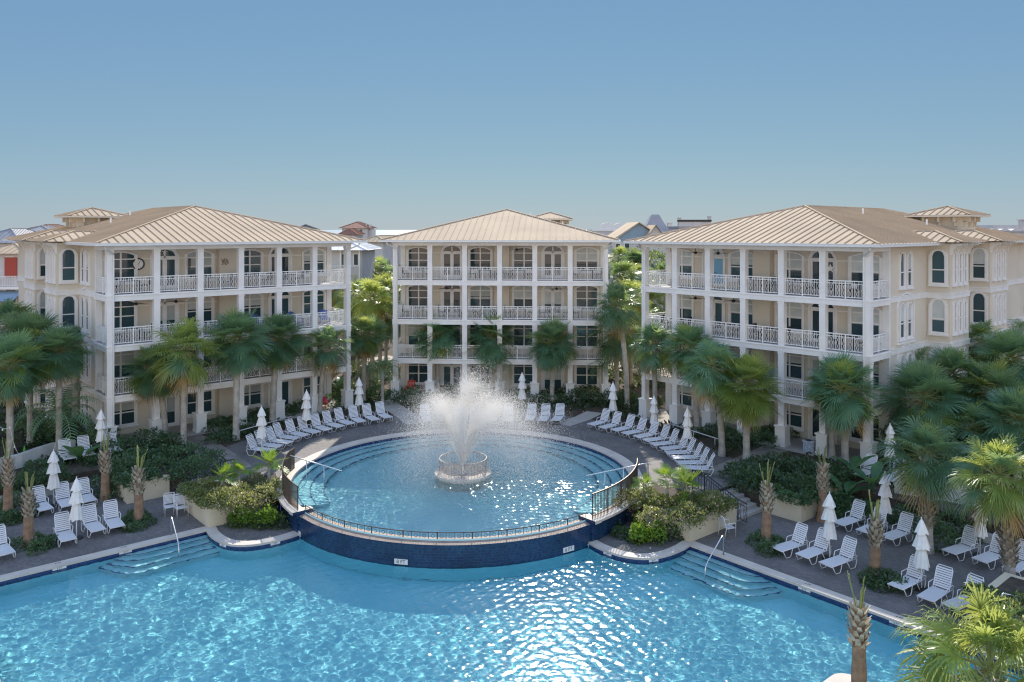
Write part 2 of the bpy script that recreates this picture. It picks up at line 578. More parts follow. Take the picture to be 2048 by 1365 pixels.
def offset_line(pts, d):
    out = []
    for i, p in enumerate(pts):
        p = Vector(p)
        a = Vector(pts[max(i - 1, 0)])
        c = Vector(pts[min(i + 1, len(pts) - 1)])
        t1 = (p - a).normalized() if i > 0 else (c - p).normalized()
        t2 = (c - p).normalized() if i < len(pts) - 1 else t1
        n1, n2 = Vector((-t1.y, t1.x, 0)), Vector((-t2.y, t2.x, 0))
        n = (n1 + n2).normalized()
        out.append(p + n * d / max(0.5, n.dot(n1)))
    return out
def strip(b, line, d0, d1, z0, z1, mi=0):
    A, B = offset_line(line, d0), offset_line(line, d1)
    for i in range(len(line) - 1):
        a, c, e, f = A[i], A[i + 1], B[i + 1], B[i]
        q = [(p.x, p.y) for p in (a, c, e, f)]
        b.face([(x, y, z1) for x, y in q], mi)
        b.face([(q[0][0], q[0][1], z0), (q[1][0], q[1][1], z0), (q[1][0], q[1][1], z1), (q[0][0], q[0][1], z1)], mi)
        b.face([(q[3][0], q[3][1], z1), (q[2][0], q[2][1], z1), (q[2][0], q[2][1], z0), (q[3][0], q[3][1], z0)], mi)
for s in (1, -1):
    line = [F(s * u, v) for u, v in right_out]
    line = [Vector((p.x, p.y, 0)) for p in line]
    b = MB()
    strip(b, line, -0.06 * s, 0.42 * s, ZL - 0.06, ZL + 0.035)
    struct(b.build('pool_coping', M_COPING))
    b = MB()
    strip(b, line, -0.03 * s, 0.02 * s, -1.34, ZL - 0.06)
    struct(b.build('waterline_tile', M_BAND))
# main pool basin
b = MB()
zf = -2.45
b.poly(pool_xy, zf)
n = len(pool_xy)
for i in range(n):
    a, c = pool_xy[i], pool_xy[(i + 1) % n]
    b.face([(a.x, a.y, ZL - 0.05), (c.x, c.y, ZL - 0.05), (c.x, c.y, zf), (a.x, a.y, zf)])
basin = struct(b.build('pool_basin', M_POOL))
# corner steps under water
for s in (1, -1):
    e1, e2 = Vector((s * 0.7071, -0.7071, 0)), Vector((-s * 0.7071, -0.7071, 0))
    b = MB()
    for k in range(4):
        w, L = 0.42 * (k + 1), 3.9 + 0.28 * k
        z1 = -1.22 - 0.26 * k
        o = Vector((s * 11.25, -6.5, 0)) + e1 * (-0.1)
        pts = []
        for t in np.linspace(0, 1, 12):
            pts.append(o + e1 * (L * t) + e2 * (w * (1 - max(0, (t - 0.72) / 0.28) ** 2.5)))
        pts = [o] + pts + [o + e1 * L]
        pp = [F(p.x, p.y) for p in pts]
        if s > 0:
            pp = list(reversed(pp))
        b.prism(pp, zf + 0.01, z1 - k * 0.001, 0)
        ln = [F(p.x, p.y, z1 + 0.012) for p in pts[1:-1]]
        for i in range(len(ln) - 1):
            b.bar(ln[i], ln[i + 1], 0.05, 0.03, mi=1)
    struct(b.build('pool_steps', [M_POOL2, M_NOSE]))
# round pool: basin, steps, tile wall, coping, weir
rot = -AX
aw0, aw1 = R(-90 - 47.5), R(-90 + 47.5)       # the overflow edge
b = MB()
b.lathe([(0.01, -1.25), (7.6, -1.2), (9.12, -1.15), (9.12, 0.02)], 96, smooth if False else (0, 0, 0))
rb = b.build('round_pool_basin', M_POOL2, None, PC, rot)
struct(rb)
b = MB()
for r_, z_ in ((8.62, -0.34), (8.0, -0.55), (7.3, -0.78)):
    a0, a1 = R(-34), R(214)
    b.lathe([(9.115, z_), (r_, z_), (r_, -1.2)], 72, (0, 0, 0), a0, a1, 0)
    b.lathe([(r_ + 0.055, z_ + 0.012), (r_ - 0.012, z_ + 0.012), (r_ - 0.012, z_ - 0.06)], 72, (0, 0, 0), a0, a1, 1)
struct(b.build('round_pool_steps', [M_POOL2, M_NOSE], None, PC, rot))
b = MB()
g0 = R(-90 + 47.5)
g1 = R(-90 - 47.5) + 2 * PI
b.lathe([(9.05, -0.02), (9.05, 0.09), (9.72, 0.09), (9.72, -0.02)], 110, (0, 0, 0), g0, g1)
struct(b.build('round_pool_coping', M_COPING, None, PC, rot))
b = MB()
b.lathe([(9.045, 0.0), (9.10, 0.0), (9.10, -0.3)], 110, (0, 0, 0), g0, g1)
b.lathe([(9.045, -0.3), (9.045, 0.0)], 110, (0, 0, 0), g0, g1)
struct(b.build('round_pool_tile_band', M_BAND, None, PC, rot))
# overflow wall with navy tiles
M_TILE_POLAR = M_TILE
def polar_tile():
    m = M_TILE.copy()
    m.name = 'blue_curved_tile'
    nt = m.node_tree
    tc = [x for x in nt.nodes if x.type == 'TEX_COORD'][0]
    mp = [x for x in nt.nodes if x.type == 'MAPPING'][0]
    sx = nt.nodes.new('ShaderNodeSeparateXYZ')
    nt.links.new(tc.outputs['Object'], sx.inputs[0])
    at = nt.nodes.new('ShaderNodeMath')
    at.operation = 'ARCTAN2'
    nt.links.new(sx.outputs['X'], at.inputs[0])
    nt.links.new(sx.outputs['Y'], at.inputs[1])
    mu = nt.nodes.new('ShaderNodeMath')
    mu.operation = 'MULTIPLY'
    mu.inputs[1].default_value = 9.4
    nt.links.new(at.outputs[0], mu.inputs[0])
    cb = nt.nodes.new('ShaderNodeCombineXYZ')
    nt.links.new(mu.outputs[0], cb.inputs['X'])
    nt.links.new(sx.outputs['Z'], cb.inputs['Y'])
    nt.links.new(cb.outputs[0], mp.inputs['Vector'])
    return m
M_TILEP = polar_tile()
b = MB()
b.lathe([(9.46, -2.4), (9.45, -1.18), (9.42, -0.12), (9.10, -0.045), (8.76, -0.045), (8.74, -0.12), (8.70, -1.2)], 90, (0, 0, 0), aw0, aw1, [2, 0, 3, 3, 3, 0])
for a0, a1 in ((aw0 - R(56), aw0), (aw1, aw1 + R(56))):
    b.lathe([(9.5, -2.4), (9.495, -1.18), (9.5, -0.02), (9.12, -0.02), (9.12, -1.2)], 50, (0, 0, 0), a0, a1, [2, 0, 0, 0])
for a in (aw0, aw1):
    b.lathe([(9.53, -2.4), (9.53, -1.18), (9.53, -0.05), (9.73, -0.05), (9.73, 0.094), (8.68, 0.094), (8.68, -1.2)], 3, (0, 0, 0), a - R(1.3), a + R(1.3), [2, 0, 1, 1, 1, 0])
struct(b.build('overflow_wall', [M_TILEP, M_COPING, M_POOL, M_RIM], None, PC, rot))

# water: real waves, so the sun glitters and focuses on the floor by itself
def wave_field(x, y, n, lmin, lmax, rms, seed, wind=None, spread=PI):
    g = np.random.default_rng(seed)
    h = np.zeros_like(x)
    tot = 0
    for i in range(n):
        lam = lmin * (lmax / lmin) ** g.random()
        k = 2 * PI / lam
        th = (wind if wind is not None else 0) + (g.random() - 0.5) * 2 * spread
        slope = (0.6 + 0.8 * g.random()) * (lam / lmax) ** 0.15
        tot += slope ** 2 / 2
        ph = g.random() * 2 * PI
        h += slope / k * np.sin(k * (x * math.cos(th) + y * math.sin(th)) + ph)
    return h * rms / math.sqrt(tot)
def inside(poly, x, y):
    r = np.zeros(x.shape, bool)
    j = len(poly) - 1
    for i in range(len(poly)):
        xi, yi, xj, yj = poly[i].x, poly[i].y, poly[j].x, poly[j].y
        c = ((yi > y) != (yj > y)) & (x < (xj - xi) * (y - yi) / (yj - yi + 1e-12) + xi)
        r ^= c
        j = i
    return r
def grid_mesh(name, X, Y, Z, keep, m):
    ny, nx = X.shape
    idx = np.arange(nx * ny).reshape(ny, nx)
    k = keep[:-1, :-1] | keep[1:, :-1] | keep[1:, 1:] | keep[:-1, 1:]
    q = np.stack([idx[:-1, :-1][k], idx[:-1, 1:][k], idx[1:, 1:][k], idx[1:, :-1][k]], 1)
    used, inv = np.unique(q.reshape(-1), return_inverse=True)
    co = np.stack([X.reshape(-1)[used], Y.reshape(-1)[used], Z.reshape(-1)[used]], 1)
    me = bpy.data.meshes.new(name)
    me.vertices.add(len(used))
    me.vertices.foreach_set('co', co.reshape(-1).astype(np.float32))
    nf = q.shape[0]
    me.loops.add(nf * 4)
    me.loops.foreach_set('vertex_index', inv.astype(np.int32))
    me.polygons.add(nf)
    me.polygons.foreach_set('loop_start', np.arange(0, nf * 4, 4, dtype=np.int32))
    me.polygons.foreach_set('loop_total', np.full(nf, 4, dtype=np.int32))
    me.polygons.foreach_set('use_smooth', np.ones(nf, bool))
    me.materials.append(m)
    me.update(calc_edges=True)
    return me
def refract_mat(name, tint):
    m = bpy.data.materials.new(name)
    m.use_nodes = True
    nt = m.node_tree
    nt.nodes.remove(nt.nodes['Principled BSDF'])
    g = nt.nodes.new('ShaderNodeBsdfGlass')
    g.inputs['IOR'].default_value = 1.33
    g.inputs['Roughness'].default_value = 0.085
    g.inputs['Color'].default_value = (*tint, 1)
    nt.links.new(g.outputs[0], nt.nodes['Material Output'].inputs['Surface'])
    return m
M_WATER = refract_mat('pool_water', (0.86, 0.98, 0.99))
X, Y = np.meshgrid(np.arange(-26, 26, 0.055), np.arange(18, 40, 0.055))
calm = np.clip(wave_field(X, Y, 12, 6, 14, 0.3, 3) * 0.3 + 1.0, 0.85, 1.12)
Z = ZW + wave_field(X, Y, 52, 0.20, 0.62, 0.080, 11, R(89), R(75)) * calm
keep = inside(pool_xy, X, Y)
water = struct(link('pool_water', grid_mesh('pool_water', X, Y, Z, keep, M_WATER)))
g = np.arange(-9.4, 9.4, 0.05)
X, Y = np.meshgrid(g, g)
rr = np.hypot(X, Y)
Z = -0.105 + wave_field(X, Y, 44, 0.18, 0.50, 0.15, 21, R(88), R(75)) * np.clip(1.15 - rr / 14, 0.3, 1)
rwater = struct(link('round_pool_water', grid_mesh('round_pool_water', X, Y, Z, (rr < 9.06) & ~((rr > 8.76) & (np.abs(np.arctan2(X, -Y)) < R(47.5))), M_WATER), None, PC, rot))
for o in (water, rwater):
    o.cycles.is_caustics_caster = True
for o in bpy.data.objects:
    if o.name.split('.')[0] in ('pool_basin', 'pool_steps', 'round_pool_basin', 'round_pool_steps'):
        o.cycles.is_caustics_receiver = True
sd.cycles.is_caustics_light = True

# stairs between the decks
for s in (1, -1):
    b = MB()
    A, Bq, Cq, D = (13.05, -2.95), (12.5, -2.35), (14.3, -0.55), (14.85, -1.1)
    e1, e2 = Vector((s * .7071, -.7071, 0)), Vector((s * .7071, .7071, 0))
    o = Vector((s * 12.45, -2.45, 0))
    for k in range(5):
        z1 = -0.15 * (k + 1)
        p = [o + e1 * (0.36 * k), o + e1 * (0.36 * (k + 1)), o + e1 * (0.36 * (k + 1)) + e2 * 2.6, o + e1 * (0.36 * k) + e2 * 2.6]
        p = [F(q.x, q.y) for q in p]
        if s < 0:
            p.reverse()
        b.prism(p, ZL - 0.02, z1)
    struct(b.build('deck_stairs', M_CONC))
# deck tips that reach into the pool at the near corners
for s in (1, -1):
    def sq(h, r):
        out = []
        for cx, cy, a0 in ((h, h, 0), (-h, h, 90), (-h, -h, 180), (h, -h, 270)):
            for k in range(6):
                a = R(a0 + 90 * k / 5)
                x, y = (abs(cx) - r) * (1 if cx > 0 else -1) + r * math.cos(a), (abs(cy) - r) * (1 if cy > 0 else -1) + r * math.sin(a)
                out.append(F(s * 14.6 + (x - y) * .7071, -16.7 - 2.9 + (x + y) * .7071))
        return out
    b = MB()
    b.prism(sq(2.15, 0.5), -2.4, ZL + 0.04)
    b.poly(sq(1.65, 0.2), ZL + 0.044, 1)
    struct(b.build('deck_tip', [M_COPING, M_PAVER]))

# ------------------------------------------------------------------ the three apartment buildings
def arch(w, h, rise, n=8, inset=0.0):
    """outline of an arched opening, from bottom left over the top to bottom right (x, z)"""
    out = [(-w / 2, 0.0)]
    for i in range(n + 1):
        x = -w / 2 + w * i / n
        k = 2 * x / w
        z = h + (rise * (1 - k * k) if rise < w * 0.3 else rise * math.sqrt(max(0, 1 - k * k)))
        out.append((x, z))
    out.append((w / 2, 0.0))
    return out
def ring(b, o, i, y0, y1, mi=0, bottom=True):
    n = len(o)
    for k in range(n if bottom else n - 1):
        k2 = (k + 1) % n
        a, c, d, e = o[k], o[k2], i[k2], i[k]
        b.face([(a[0], y1, a[1]), (c[0], y1, c[1]), (d[0], y1, d[1]), (e[0], y1, e[1])], mi)
        b.face([(a[0], y0, a[1]), (c[0], y0, c[1]), (c[0], y1, c[1]), (a[0], y1, a[1])], mi)
        b.face([(e[0], y1, e[1]), (d[0], y1, d[1]), (d[0], y0, d[1]), (e[0], y0, e[1])], mi)
def shrink(w, h, rise, t, n=8):
    return [(x, z + (t if z == 0 else 0)) for x, z in arch(w - 2 * t, h - t * 0.4, max(rise - t * 0.4, 0.02), n)]
WCACHE = {}
def window_meshes(w, h, rise, cols, rows, door=False):
    key = (w, h, rise, cols, rows, door)
    if key in WCACHE:
        return WCACHE[key]
    b = MB()
    tr = 0.15
    ring(b, [(x, z - tr) for x, z in arch(w + 2 * tr, h + tr, rise + tr * 0.4)] if not door else arch(w + 2 * tr, h, rise + tr), arch(w, h, rise), 0.0, -0.09)
    ring(b, arch(w, h, rise), shrink(w, h, rise, 0.055), 0.0, -0.045)
    for c in range(1, cols):
        x = -w / 2 + w * c / cols
        t = 0.055 if door or cols == 2 else 0.03
        b.box(x - t, x + t, -0.05, -0.012, 0.04, h + rise * 0.8)
    if door:
        b.box(-w / 2, w / 2, -0.05, -0.011, 2.08, 2.2)
        for c in range(cols):
            xa, xb = -w / 2 + w * c / cols, -w / 2 + w * (c + 1) / cols
            for x0, x1, z0, z1 in ((xa, xa + 0.14, 0, 2.1), (xb - 0.14, xb, 0, 2.1), (xa + .14, xb - .14, 0, 0.24), (xa + .14, xb - .14, 1.96, 2.09)):
                b.box(x0, x1, -0.04, -0.009, z0, z1)
    else:
        b.box(-w / 2, w / 2, -0.052, -0.013, h * 0.5 - 0.035, h * 0.5 + 0.035)
        b.box(-w / 2 - tr - 0.04, w / 2 + tr + 0.04, -0.14, 0, -tr - 0.04, -tr + 0.05)
    fr = b.mesh('window_frame', M_WHITE)
    b = MB()
    o = arch(w, h, rise)
    b.face([(x, -0.005, z) for x, z in o])
    pn = b.mesh('pane', M_PANE)
    bl = []
    for fr_ in (0.42, 0.55, 0.8):
        b = MB()
        pts = [(x, z) for x, z in o if z > 0]
        z0 = h * (1 - fr_)
        b.face([(x, -0.0075, z) for x, z in [(-w / 2 + .03, z0)] + pts + [(w / 2 - .03, z0)]])
        for k in range(int((h - z0) / 0.07)):
            b.box(-w / 2 + 0.05, w / 2 - 0.05, -0.0095, -0.0078, z0 + 0.07 * k, z0 + 0.07 * k + 0.045)
        bl.append(b.mesh('blind', M_BLIND))
    WCACHE[key] = (fr, pn, bl)
    return WCACHE[key]
def put_window(par, loc, rz, w, h, rise, cols=2, rows=2, door=False, blind=None):
    fr, pn, bl = window_meshes(w, h, rise, cols, rows, door)
    o = link('door' if door else 'window', fr, par, loc, rz)
    link('pane', pn, o)
    if blind is not None:
        link('blind', bl[blind], o)
    if door:
        b = MB()
        b.tube([(0.12, -0.055, 1.0), (0.12, -0.10, 1.0), (0.22, -0.10, 1.0)], 0.018, 5)
        if 'hd' not in WCACHE:
            WCACHE['hd'] = b.mesh('handle', M_STEEL)
        link('handle', WCACHE['hd'], o)
    return o
RCACHE = {}
def railing_mesh(L, h=1.06):
    key = round(L, 2)
    if key in RCACHE:
        return RCACHE[key]
    b = MB()
    b.box(0, L, -0.035, 0.035, h - 0.055, h)
    b.box(0, L, -0.018, 0.018, h - 0.20, h - 0.165)
    b.box(0, L, -0.018, 0.018, 0.075, 0.115)
    b.box(L / 2 - 0.03, L / 2 + 0.03, -0.03, 0.03, 0, h)
    n = max(1, round(L / 0.36))
    if n % 2:
        n += 1
    m = L / n
    for k in range(n):
        x0 = m * k
        for x in (x0 + m * 0.06, x0 + m * 0.40):
            b.box(x - 0.011, x + 0.011, -0.011, 0.011, 0.11, h - 0.06)
        xa, xb = x0 + m * 0.50, x0 + m * 0.96
        zm = (0.115 + h - 0.2) / 2
        for z0, z1 in ((0.115, zm), (zm, h - 0.2)):
            b.bar((xa, 0, z0), (xb, 0, z1), 0.014, 0.018, (0, 1, 0))
            b.bar((xb, 0.002, z0), (xa, 0.002, z1), 0.014, 0.018, (0, 1, 0))
    RCACHE[key] = b.mesh('railing', M_RAIL)
    return RCACHE[key]
def hip_roof(b, x0, x1, y0, y1, z0, slope, step=0.52, rib=0.055, cap=0.09, soffit=True):
    """hip roof over a rectangle with standing seams and cap strips, all one mesh"""
    w, d = x1 - x0, y1 - y0
    h = min(w, d) / 2
    zr = z0 + h * slope
    if d >= w:
        A, B = Vector(((x0 + x1) / 2, y0 + h, zr)), Vector(((x0 + x1) / 2, y1 - h, zr))
    else:
        A, B = Vector((x0 + h, (y0 + y1) / 2, zr)), Vector((x1 - h, (y0 + y1) / 2, zr))
    c = [Vector((x0, y0, z0)), Vector((x1, y0, z0)), Vector((x1, y1, z0)), Vector((x0, y1, z0))]
    if d >= w:
        b.face([c[0], c[1], A]); b.face([c[1], c[2], B, A]); b.face([c[2], c[3], B]); b.face([c[3], c[0], A, B])
        hips = [(c[0], A), (c[1], A), (c[2], B), (c[3], B), (A, B)]
    else:
        b.face([c[0], c[1], B, A]); b.face([c[1], c[2], B]); b.face([c[2], c[3], A, B]); b.face([c[3], c[0], A])
        hips = [(c[0], A), (c[3], A), (c[1], B), (c[2], B), (A, B)]
    if soffit:
        b.face([c[3] - Vector((0, 0, .03)), c[2] - Vector((0, 0, .03)), c[1] - Vector((0, 0, .03)), c[0] - Vector((0, 0, .03))], 1)
    up = Vector((0, 0, rib / 2))
    k = step * 0.5
    while k < w:
        run = min(k, w - k, h)
        for yy, s in ((y0, 1), (y1, -1)):
            b.bar(Vector((x0 + k, yy, z0)) + up, Vector((x0 + k, yy + s * run, z0 + run * slope)) + up, 0.035, rib)
        k += step
    k = step * 0.5
    while k < d:
        run = min(k, d - k, h)
        for xx, s in ((x0, 1), (x1, -1)):
            b.bar(Vector((xx, y0 + k, z0)) + up, Vector((xx + s * run, y0 + k, z0 + run * slope)) + up, 0.035, rib)
        k += step
    for p, q in hips:
        if (q - p).length > 0.1:
            b.bar(p + up * 1.5, q + up * 1.5, cap * 1.5, cap * 0.7)
    return zr
FL = [0.0, 3.1, 6.2, 9.3]
CEIL = 12.05
EAVE = 12.50
SLOPE = 0.279
BD = 2.6
def building(label, org, ang, W, D, side, bays, cups, seed):
    g = random.Random(seed)
    t = thing('apartment_building', label, 'apartment building', (org[0], org[1], 0), R(ang), 'four storey apartment buildings')
    bay = W / 6
    ov = 1.0
    # walls (ground floor to ceiling), centre pier, band courses
    b = MB()
    b.box(-0.1, W + 0.1, BD, D, -0.2, EAVE - 0.06)
    b.box(W / 2 - 0.6, W / 2 + 0.6, BD - 0.5, BD + 0.05, 0.004, CEIL - 0.004)
    b.build('wall', M_STUCCO, t)
    b = MB()
    for f in FL:
        b.box(-0.12, W + 0.12, BD - 0.035, BD + 0.1, f + 2.05, f + 2.12)
    for x in (0.08, W - 0.08):
        b.box(x - 0.2, x + 0.2, BD - 0.06, BD + 0.12, 0, CEIL)
    for f in FL[1:]:
        for sx in (-0.1, W + 0.1):
            b.box(sx - 0.06, sx + 0.06, BD + 0.125, D + 0.05, f - 0.32, f - 0.02)
            b.box(sx - 0.09, sx + 0.09, BD + 0.126, D + 0.06, f - 0.02, f + 0.05)
    b.build('band_moulding', M_WHITE, t)
    # balcony slabs with deep white fascia
    for f in FL[1:]:
        b = MB()
        b.box(-0.22, W + 0.22, -0.22, BD - 0.07, f - 0.40, f - 0.002, 0)
        b.box(-0.26, W + 0.26, -0.26, BD - 0.07, f - 0.10, f - 0.06, 0)
        b.box(-0.15, W + 0.15, -0.15, BD - 0.07, f - 0.05, f + 0.004, 1)
        b.build('balcony_slab', [M_WHITE, M_FLOOR], t)
    b = MB()
    b.box(-0.22, W + 0.22, -0.22, BD - 0.07, CEIL, EAVE - 0.05)
    b.box(-0.27, W + 0.27, -0.27, 0.1, CEIL + 0.18, CEIL + 0.26)
    b.build('eave_beam', M_WHITE, t)
    b = MB()
    b.box(-0.6, W + 0.6, -0.8, BD, -0.3, 0.02)
    b.build('patio_slab', M_CONC, t)
    # columns, each on a square pedestal
    cm = MB()
    cm.box(-0.19, 0.19, -0.19, 0.19, 1.25, CEIL)
    for f in FL[1:]:
        cm.box(-0.215, 0.215, -0.215, 0.215, f - 0.52, f - 0.43)
    cm.box(-0.215, 0.215, -0.215, 0.215, CEIL - 0.12, CEIL - 0.03)
    cme = cm.mesh('column', M_WHITE)
    pm = MB()
    pm.box(-0.33, 0.33, -0.33, 0.33, 0.0, 1.2)
    pm.box(-0.38, 0.38, -0.38, 0.38, 1.2, 1.28)
    pm.box(-0.37, 0.37, -0.37, 0.37, 0.0, 0.18)
    pme = pm.mesh('pedestal', M_WHITE)
    for k in range(7):
        o = link('column', cme, t, (bay * k, 0, 0))
        link('pedestal', pme, o)
    # railings between the columns and at both open ends
    for f in FL[1:]:
        for k in range(6):
            link('railing', railing_mesh(bay - 0.38), t, (bay * k + 0.19, -0.02, f))
        for x in (-0.02, W + 0.02):
            link('railing', railing_mesh(BD - 0.38), t, (x, 0.19, f), R(90))
    # windows and doors of the recessed front wall
    for f in FL:
        for k in range(6):
            x = bay * (k + 0.5)
            if k in (2, 3):
                x += (-0.42, 0.42)[k - 2]
            if k in (1, 4):
                top = f == FL[3] or f == FL[2]
                put_window(t, (x, BD, f + 0.03), 0, 1.6, 2.18, 0.5 if f > 0 else 0.06, 2, 1, True, g.choice([None, None, None, None, 1]))
            else:
                put_window(t, (x, BD, f + 0.62), 0, 1.75, 1.72 if f > 0 else 1.6, 0.22 if f > 0 else 0.02, 2, 2, False, g.choice([None, 0, None, 1, None, None]))
    # side walls: twin arched windows, two bays
    for s, xs, rz in ((-1, -0.1, -90), (1, W + 0.1, 90)):
        if side and s != side:
            continue
        for f in FL:
            for dy in (-0.55, 0.55) if side else ():
                put_window(t, (xs, BD + 2.35 + dy, f + 0.55), R(rz), 0.62, 1.75, 0.31, 1, 2, False, g.choice([None, 0]))
        if side:
            for f in (FL[1], FL[2]):
                b = MB()
                b2 = arch(2.35, 2.1, 0.75, 12)
                ring(b, [(x * 1.0, z) for x, z in arch(2.6, 2.1, 0.86, 12)], b2, 0.0, -0.07, bottom=False)
                b.box(-1.35, 1.35, -0.13, 0, -0.16, -0.02)
                b.build('arch_moulding', M_WHITE, t, (xs, BD + 2.35, f + 0.36), R(rz))
        for yb0, yb1 in bays if side else ():
            p = 1.35
            b = MB()
            x0, x1 = (xs - p, xs + 0.02) if s < 0 else (xs - 0.02, xs + p)
            b.box(x0, x1, yb0, yb1, -0.2, EAVE - 0.07)
            ba = b.build('bay', M_STUCCO, t)
            for f in FL[1:]:
                b = MB()
                b.box(x0 - 0.06, x1 + 0.06, yb0 - 0.06, yb1 + 0.06, f - 0.34, f - 0.06)
                b.box(x0 - 0.10, x1 + 0.10, yb0 - 0.10, yb1 + 0.10, f - 0.06, f + 0.01)
                b.build('bay_band', M_WHITE, ba)
            xm = xs + s * p * 0.5
            for f in FL:
                put_window(t, (xm, yb0, f + 0.6), 0, 0.82, 1.75, 0.36, 1, 2, False, g.choice([0, 1, None]))
                for j in range(3):
                    put_window(t, (xs + s * p, yb0 + (yb1 - yb0) * (0.5 + 0.27 * (j - 1)), f + 0.6), R(rz), 0.34, 1.75, 0.17, 1, 2, False, None)
            b = MB()
            zr = hip_roof(b, *(sorted((xs + s * (p + 0.95), xs - s * 3.6))), yb0 - 0.75, yb1 + 0.75, EAVE + 0.03, SLOPE, 0.52, soffit=True)
            b.build('bay_roof', [M_ROOF, M_STUCCO], t)
            b = MB()
            for j in range(4):
                yy = yb0 + 0.15 + (yb1 - yb0 - 0.3) * j / 3
                xo = xs + s * p
                pts = [(0, 0), (0.62, 0), (0.62, -0.12), (0.34, -0.2), (0.14, -0.45), (0.1, -0.7), (0, -0.72)]
                for q in (-0.07, 0.07):
                    b.face([(xo + s * a, yy + q, EAVE - 0.06 + c) for a, c in pts])
                for m in range(len(pts)):
                    a, c = pts[m], pts[(m + 1) % len(pts)]
                    b.face([(xo + s * a[0], yy - .07, EAVE - .06 + a[1]), (xo + s * a[0], yy + .07, EAVE - .06 + a[1]), (xo + s * c[0], yy + .07, EAVE - .06 + c[1]), (xo + s * c[0], yy - .07, EAVE - .06 + c[1])])
            b.build('corbels', M_WHITE, ba)
    # roof, gutter, vents, cupolas
    b = MB()
    zr = hip_roof(b, -ov, W + ov, -ov, D + ov, EAVE, SLOPE)
    rf = b.build('roof', [M_ROOF, M_STUCCO], t)
    b = MB()
    for (xa, ya, xb, yb) in ((-ov, -ov, W + ov, -ov), (W + ov, -ov, W + ov, D + ov), (-ov, -ov, -ov, D + ov)):
        d = Vector((xb - xa, yb - ya, 0)).normalized()
        n = Vector((d.y, -d.x, 0)) if not (xa == xb == -ov) else Vector((-1, 0, 0))
        b.bar(Vector((xa, ya, EAVE - 0.09)) + n * 0.05 - d * 0.1, Vector((xb, yb, EAVE - 0.09)) + n * 0.05 + d * 0.1, 0.11, 0.16)
        b.bar(Vector((xa, ya, EAVE - 0.015)) + n * 0.075 - d * 0.1, Vector((xb, yb, EAVE - 0.015)) + n * 0.075 + d * 0.1, 0.10, 0.028)
    b.build('gutter', M_GUT, t)
    for fx, fy in ((0.36, 0.62), (0.62, 0.45), (0.8, 0.6), (0.22, 0.5)):
        x, y = W * fx, D * fy
        z = EAVE + SLOPE * (min(x, W - x) + ov)
        b = MB()
        b.lathe([(0.07, -0.2), (0.07, 0.42), (0.001, 0.42)], 8, (x, y, z))
        b.build('roof_vent', M_GUT, rf)
    for x in (0.24, W - 0.24):
        s = -1 if x < 1 else 1
        b = MB()
        b.tube([(x + s * 0.75, -0.95, EAVE - 0.2), (x + s * 0.7, -0.9, EAVE - 0.35), (x + s * 0.1, -0.3, CEIL - 0.25), (x + s * 0.08, -0.27, CEIL - 0.45), (x + s * 0.08, -0.27, 0.1)], 0.055, 6)
        b.build('downpipe', M_GUT, t)
    for cx, cy in cups:
        b = MB()
        b.box(cx - 1.5, cx + 1.5, cy - 1.5, cy + 1.5, 12.6, 14.35)
        for a in range(4):
            for j in (-1.1, 0, 1.1):
                d = Vector((math.cos(a * PI / 2), math.sin(a * PI / 2), 0))
                n = Vector((-d.y, d.x, 0))
                b.obox(Vector((cx, cy, 14.1)) + d * 1.72 + n * j, d * 0.24, n * 0.08, (0, 0, 0.2))
                b.obox(Vector((cx, cy, 13.75)) + d * 1.6 + n * j, d * 0.11, n * 0.08, (0, 0, 0.2))
        cu = b.build('cupola', M_STUCCO, t)
        b = MB()
        hip_roof(b, cx - 2.3, cx + 2.3, cy - 2.3, cy + 2.3, 14.42, 0.30, 0.5)
        b.box(cx - 2.34, cx + 2.34, cy - 2.34, cy + 2.34, 14.28, 14.40, 1)
        b.build('cupola_roof', [M_ROOF, M_STUCCO], cu)
    return t
BL = building('cream apartment building left of the round pool with stacked white balconies and hip roof', (-24.67, 48.81), 42.06, 16.53, 26.0, -1, [(6.4, 9.7), (12.8, 16.3)], [(4.0, 19.5)], 3)
BM = building('cream apartment building straight behind the fountain seen square on between the other two', (-9.27, 63.47), -3.55, 16.64, 26.0, 0, [], [(6.3, 20.0), (12.0, 20.0)], 5)
BR = building('cream apartment building right of the round pool with twin arched side windows', (9.52, 56.85), -47.35, 15.82, 29.0, 1, [(8.4, 11.8), (16.0, 19.8)], [(12.8, 21.2)], 8)
def on_building(bd, x, y, z):
    return bd.matrix_world @ Vector((x, y, z)) if False else Vector(bd.location) + Matrix.Rotation(bd.rotation_euler.z, 3, 'Z') @ Vector((x, y, z))

